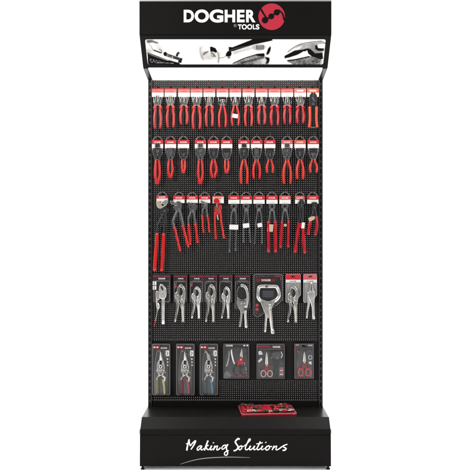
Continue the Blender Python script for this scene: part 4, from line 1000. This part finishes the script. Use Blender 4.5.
# 5.5
it = Item('scissors_set', 270.5, 346, .018, 'widest clear pack with pale ringed red scissors beside a black pouch', 'scissors', G5)
c = it.plate('blister_card', rrect(256.4, 284.8, 343.4, 379, .6), CARDG, 0, .0015, .0003)
it.box('red_band', 257.2, 271, 345.2, 347.6, CARDR, .0015, .0003, parent=c); it.box('red_band', 271.1, 284.2, 345.8, 346.4, CARDR, .0015, .0003, parent=c)
letter(it, LM_S, 276.6, 346.9, .0021, c, 0, 1.35)
it.box('small_print_line', 259, 282, 349.0, 349.4, INKG, .0015, .0003, parent=c)
it.plate('printed_picture', [(258.2, 351.4), (261.2, 350.6), (262.8, 354.4), (258.8, 354.8)], INKW, .0015, .0003, 0, parent=c)
it.plate('printed_picture', [(257.8, 361.0), (261.4, 357.6), (262.4, 359.8), (259, 362.6)], INKW, .0015, .0003, 0, parent=c)
scissors(it, 266.6, 351.2, 365.6, 376.6, REDC, 2.4, 3.2, mat('pale_ring', (.45, .36, .34), .4), REDC, 3.2)
it.plate('pouch', [(270.8, 351), (283.0, 350.6), (282.6, 357), (279.0, 362.6), (278.6, 376.6), (273.6, 376.6), (274.0, 362.6), (271.2, 357)], mat('black_nylon_pouch', (.028, .028, .03), .6, bump=.5, bscale=300), .003, .007, .0018)
it.plate('pouch_flap', [(271.6, 353), (276, 351.4), (281.8, 352.6), (281, 357.4), (277, 359.4), (272.4, 357)], mat('grey_nylon_flap', (.07, .07, .072), .5), .010, .001, .0003)
it.tube('pouch_edge', [(281.0, 351.6), (282.2, 354.4), (281.0, 357.6)], .45, NICKELB, .012); it.disc('snap_button', 271.4, 357.4, .8, PINK, .011, .001); it.disc('snap_button', 277.4, 357.6, .8, RIM, .011, .001)
b_ = it.box('price_label', 279.2, 283.6, 367.2, 375.6, INKG, .0015, .0003, parent=c)
for j in range(4): it.box('label_line', 279.8, 283.0, 368.2+j*1.9, 368.9+j*1.9, INKW if j % 2 else PINK, .0019, .0003, parent=c)
rim(it, rrect(257.0, 284.2, 344.2, 378.2, .8), .003, .22); it.plate('clear_bubble', rrect(258, 283, 350.4, 377.6, 2), CLR, .002, .016, .004)
hook(270.5, 345.4, .018, .09, 'dark wire peg hook holding the widest scissors pack of the bottom row', False)
# 5.6
it = Item('scissors_set', 304, 346, .018, 'narrow clear pack with red ringed upright scissors, bottom right', 'scissors', G5)
c = it.plate('blister_card', rrect(294.2, 313.8, 343.4, 378.8, .6), mat('slate_blister_card', (.04, .038, .04), .35, coat=.3), 0, .0015, .0003)
letter(it, LM_S, 297.4, 345.0, .0018, c, 0, .55); letter(it, LM_S, 310.4, 345.4, .0018, c, 0, .75)
it.box('red_print', 294.9, 298.8, 347.4, 349.4, CARDR, .0015, .0003, parent=c)
it.plate('euro_slot', [(301.6, 346.2), (302.4, 345.2), (304.2, 345.0), (306.8, 346.6), (306.4, 347.6), (304, 347.2)], VOID, .0016, .0002, 0, parent=c)
it.tube('printed_ring', [(308.8, 356.0), (311.4, 355.8), (311.6, 358.8), (309.0, 359.0)], .3, INKW, .0016, .2, 6, parent=c, closed=True)
it.plate('printed_arrow', [(308.4, 362), (311.4, 361.2), (311.6, 364.4), (309.6, 364.2)], INKW, .0015, .0003, 0, parent=c)
scissors(it, 304.2, 350.8, 363.0, 376.4, REDC, 2.9, 4.4, REDC, mat('pale_lining', (.40, .30, .30), .4), 3.6)
rim(it, rrect(294.8, 313.2, 344.2, 378.0, .8), .003, .22); it.plate('clear_bubble', rrect(296.4, 311.6, 350, 377.4, 2), CLR, .002, .016, .004)
hook(304.1, 345.6, .018, .09, 'dark wire peg hook holding the narrow scissors pack at bottom right', False)

# ---------- open red tool case on the base shelf
kit = empty('tool_case', (.152, -.130, zs_+.0003), label='open red tool case full of small red handled tools lying on the base shelf', cat='tool case')
kit.rotation_euler = (0, 0, math.radians(4.5))
KW, KD = .131, .102
def zplate(pts, z0, z1, b=0):
    v_, f_ = plate_vf(pts, 0, 1, 0); 
    if area2(pts) < 0: pts = pts[::-1]
    n = len(pts); rings = [(pts, z0), (pts, z1-b), (inset(pts, b*.3), z1-b*.3), (inset(pts, b), z1)] if b else [(pts, z0), (pts, z1)]
    v_ = [(x, y, z) for r, z in rings for x, y in r]; f_ = []
    for k in range(len(rings)-1):
        for i in range(n): j = (i+1) % n; f_.append((k*n+i, k*n+j, (k+1)*n+j, (k+1)*n+i))
    f_.append(tuple(reversed(range(n)))); f_.append(tuple(range((len(rings)-1)*n, len(rings)*n))); return v_, f_
def rr2(x0, x1, y0, y1, r):
    out = []
    for cx_, cy_, a0 in ((x1-r, y1-r, 0), (x0+r, y1-r, 90), (x0+r, y0+r, 180), (x1-r, y0+r, 270)):
        out += [(cx_+r*math.cos(math.radians(a0+a)), cy_+r*math.sin(math.radians(a0+a))) for a in (0, 22, 45, 68, 90)]
    return out
base = rr2(-KW, KW, -KD, KD, .014)
mesh_obj('case_shell', *zplate(base, 0, .007, .002), KITR, kit, False)
mesh_obj('case_lining', *zplate(rr2(-KW+.008, KW-.008, -KD+.008, KD-.008, .008), .0065, .0085), KITD, kit)
for z, r, m_ in ((.0085, .0022, KITP), (.003, .0018, REDC)):
    pts = rr2(-KW+.001, KW-.001, -KD+.001, KD-.001, .014); n = len(pts); vv, ff = [], []
    for i, (x, y) in enumerate(pts):
        a = Vector(pts[i-1]); b = Vector(pts[(i+1) % n]); t = (b-a).normalized(); nn = Vector((t.y, -t.x))
        for k in range(8):
            an = 2*math.pi*k/8; vv.append((x+nn.x*r*math.cos(an), y+nn.y*r*math.cos(an), z+r*math.sin(an)))
    for i in range(n):
        for k in range(8): ff.append((i*8+k, ((i+1) % n)*8+k, ((i+1) % n)*8+(k+1) % 8, i*8+(k+1) % 8))
    mesh_obj('case_piping', vv, ff, m_, kit, True)
mesh_obj('spine', *zplate(rr2(-.006, .006, -KD+.004, KD-.004, .004), .0086, .011, .0015), KITR, kit)
# padded pouch in the middle: a pillowed grid
def pillow(x0, x1, y0, y1, z, h, n=12, m=KITR, name='padded_pouch'):
    vv, ff = [], []
    for j in range(n+1):
        for i in range(n+1):
            u, w_ = i/n, j/n; e = (math.sin(math.pi*u)*math.sin(math.pi*w_))**.45 if 0 < u < 1 and 0 < w_ < 1 else 0
            vv.append((x0+(x1-x0)*u, y0+(y1-y0)*w_, z+h*e*(1+.12*math.sin(9*u+4*w_))))
    for j in range(n):
        for i in range(n): a = j*(n+1)+i; ff.append((a, a+1, a+n+2, a+n+1))
    mesh_obj(name, vv, ff, m, kit, True)
pillow(-.036, .026, -.060, .075, .0087, .017)
pillow(-.124, -.102, -.060, .070, .0087, .014)
def kit_tool(x, y, ang, L_, col, name='small_tool', z=.026):
    """a little tool lying in the case: grip + steel shaft"""
    r = bpy.data.objects.new(name, None); C.objects.link(r); r.parent = kit; r.location = (x, y, z); r.rotation_euler = (0, 0, ang)
    def tb(nm, p, rs, m_):
        v_, f_ = tube_vf(p, rs, 1, 10); mesh_obj(nm, v_, f_, m_, r, True)
    tb('grip', [(-L_*.5, 0, 0), (-L_*.46, 0, 0), (-L_*.2, 0, .001), (0, 0, 0), (L_*.04, 0, 0)], [.004, .0075, .0065, .0078, .004], col)
    tb('collar', [(L_*.03, 0, 0), (L_*.09, 0, 0)], [.005, .004], BRASS)
    tb('shaft', [(L_*.08, 0, 0), (L_*.5, 0, 0)], [.0024, .0022], NICKEL)
rk = random.Random(5)
for k_ in range(7):      # left half: a row of small tools standing side by side in elastic loops
    kit_tool(-.094+k_*.0088, .030+rk.uniform(-.01, .01), 1.57+rk.uniform(-.08, .08), .075+rk.uniform(-.01, .02), (REDC, STEELB, RED, REDC, STEELB, RED, GRNT)[k_], z=.0165)
for k_ in range(8):      # right half
    kit_tool(.040+k_*.0105, .032+rk.uniform(-.01, .01), 1.57+rk.uniform(-.1, .1), .080+rk.uniform(-.01, .02), (RED, STEELB, REDC, RED, STEELB, REDC, RED, STEELB)[k_], z=.0165)
for x, y, a, L_, col in ((-.088, -.045, .15, .05, REDC), (-.058, -.050, 2.9, .045, STEELB), (-.082, -.072, .1, .045, KITP), (-.052, -.076, 3.1, .035, RED), (.050, -.045, .1, .05, RED), (.085, -.042, 3.0, .05, STEELB),
                       (.112, -.060, .6, .035, KITP), (.048, -.074, .05, .045, STEELB), (.088, -.076, .1, .05, REDC), (-.005, -.080, .05, .05, STEELB)):
    kit_tool(x, y, a, L_, col, z=.0165)
kit_tool(-.070, .080, .9, .045, GRNT, z=.0165); kit_tool(.090, .080, 2.6, .045, STEELB, z=.0165); kit_tool(-.104, .084, .3, .035, GRNT, z=.0165)
def strap(x0, x1, y):
    vv, ff = [], []
    for i in range(13):
        x = x0+(x1-x0)*i/12; z = .024+.0012*math.sin(i*2.1)
        for dy, dz in ((-.005, -.0008), (.005, -.0008), (.005, .0008), (-.005, .0008)): vv.append((x, y+dy, z+dz))
    for i in range(12):
        for k in range(4): ff.append((i*4+k, i*4+(k+1) % 4, (i+1)*4+(k+1) % 4, (i+1)*4+k))
    ff += [(3, 2, 1, 0), (48, 49, 50, 51)]
    mesh_obj('elastic_strap', vv, ff, KITR, kit)
strap(-.098, -.038, .018); strap(.034, .120, .018)
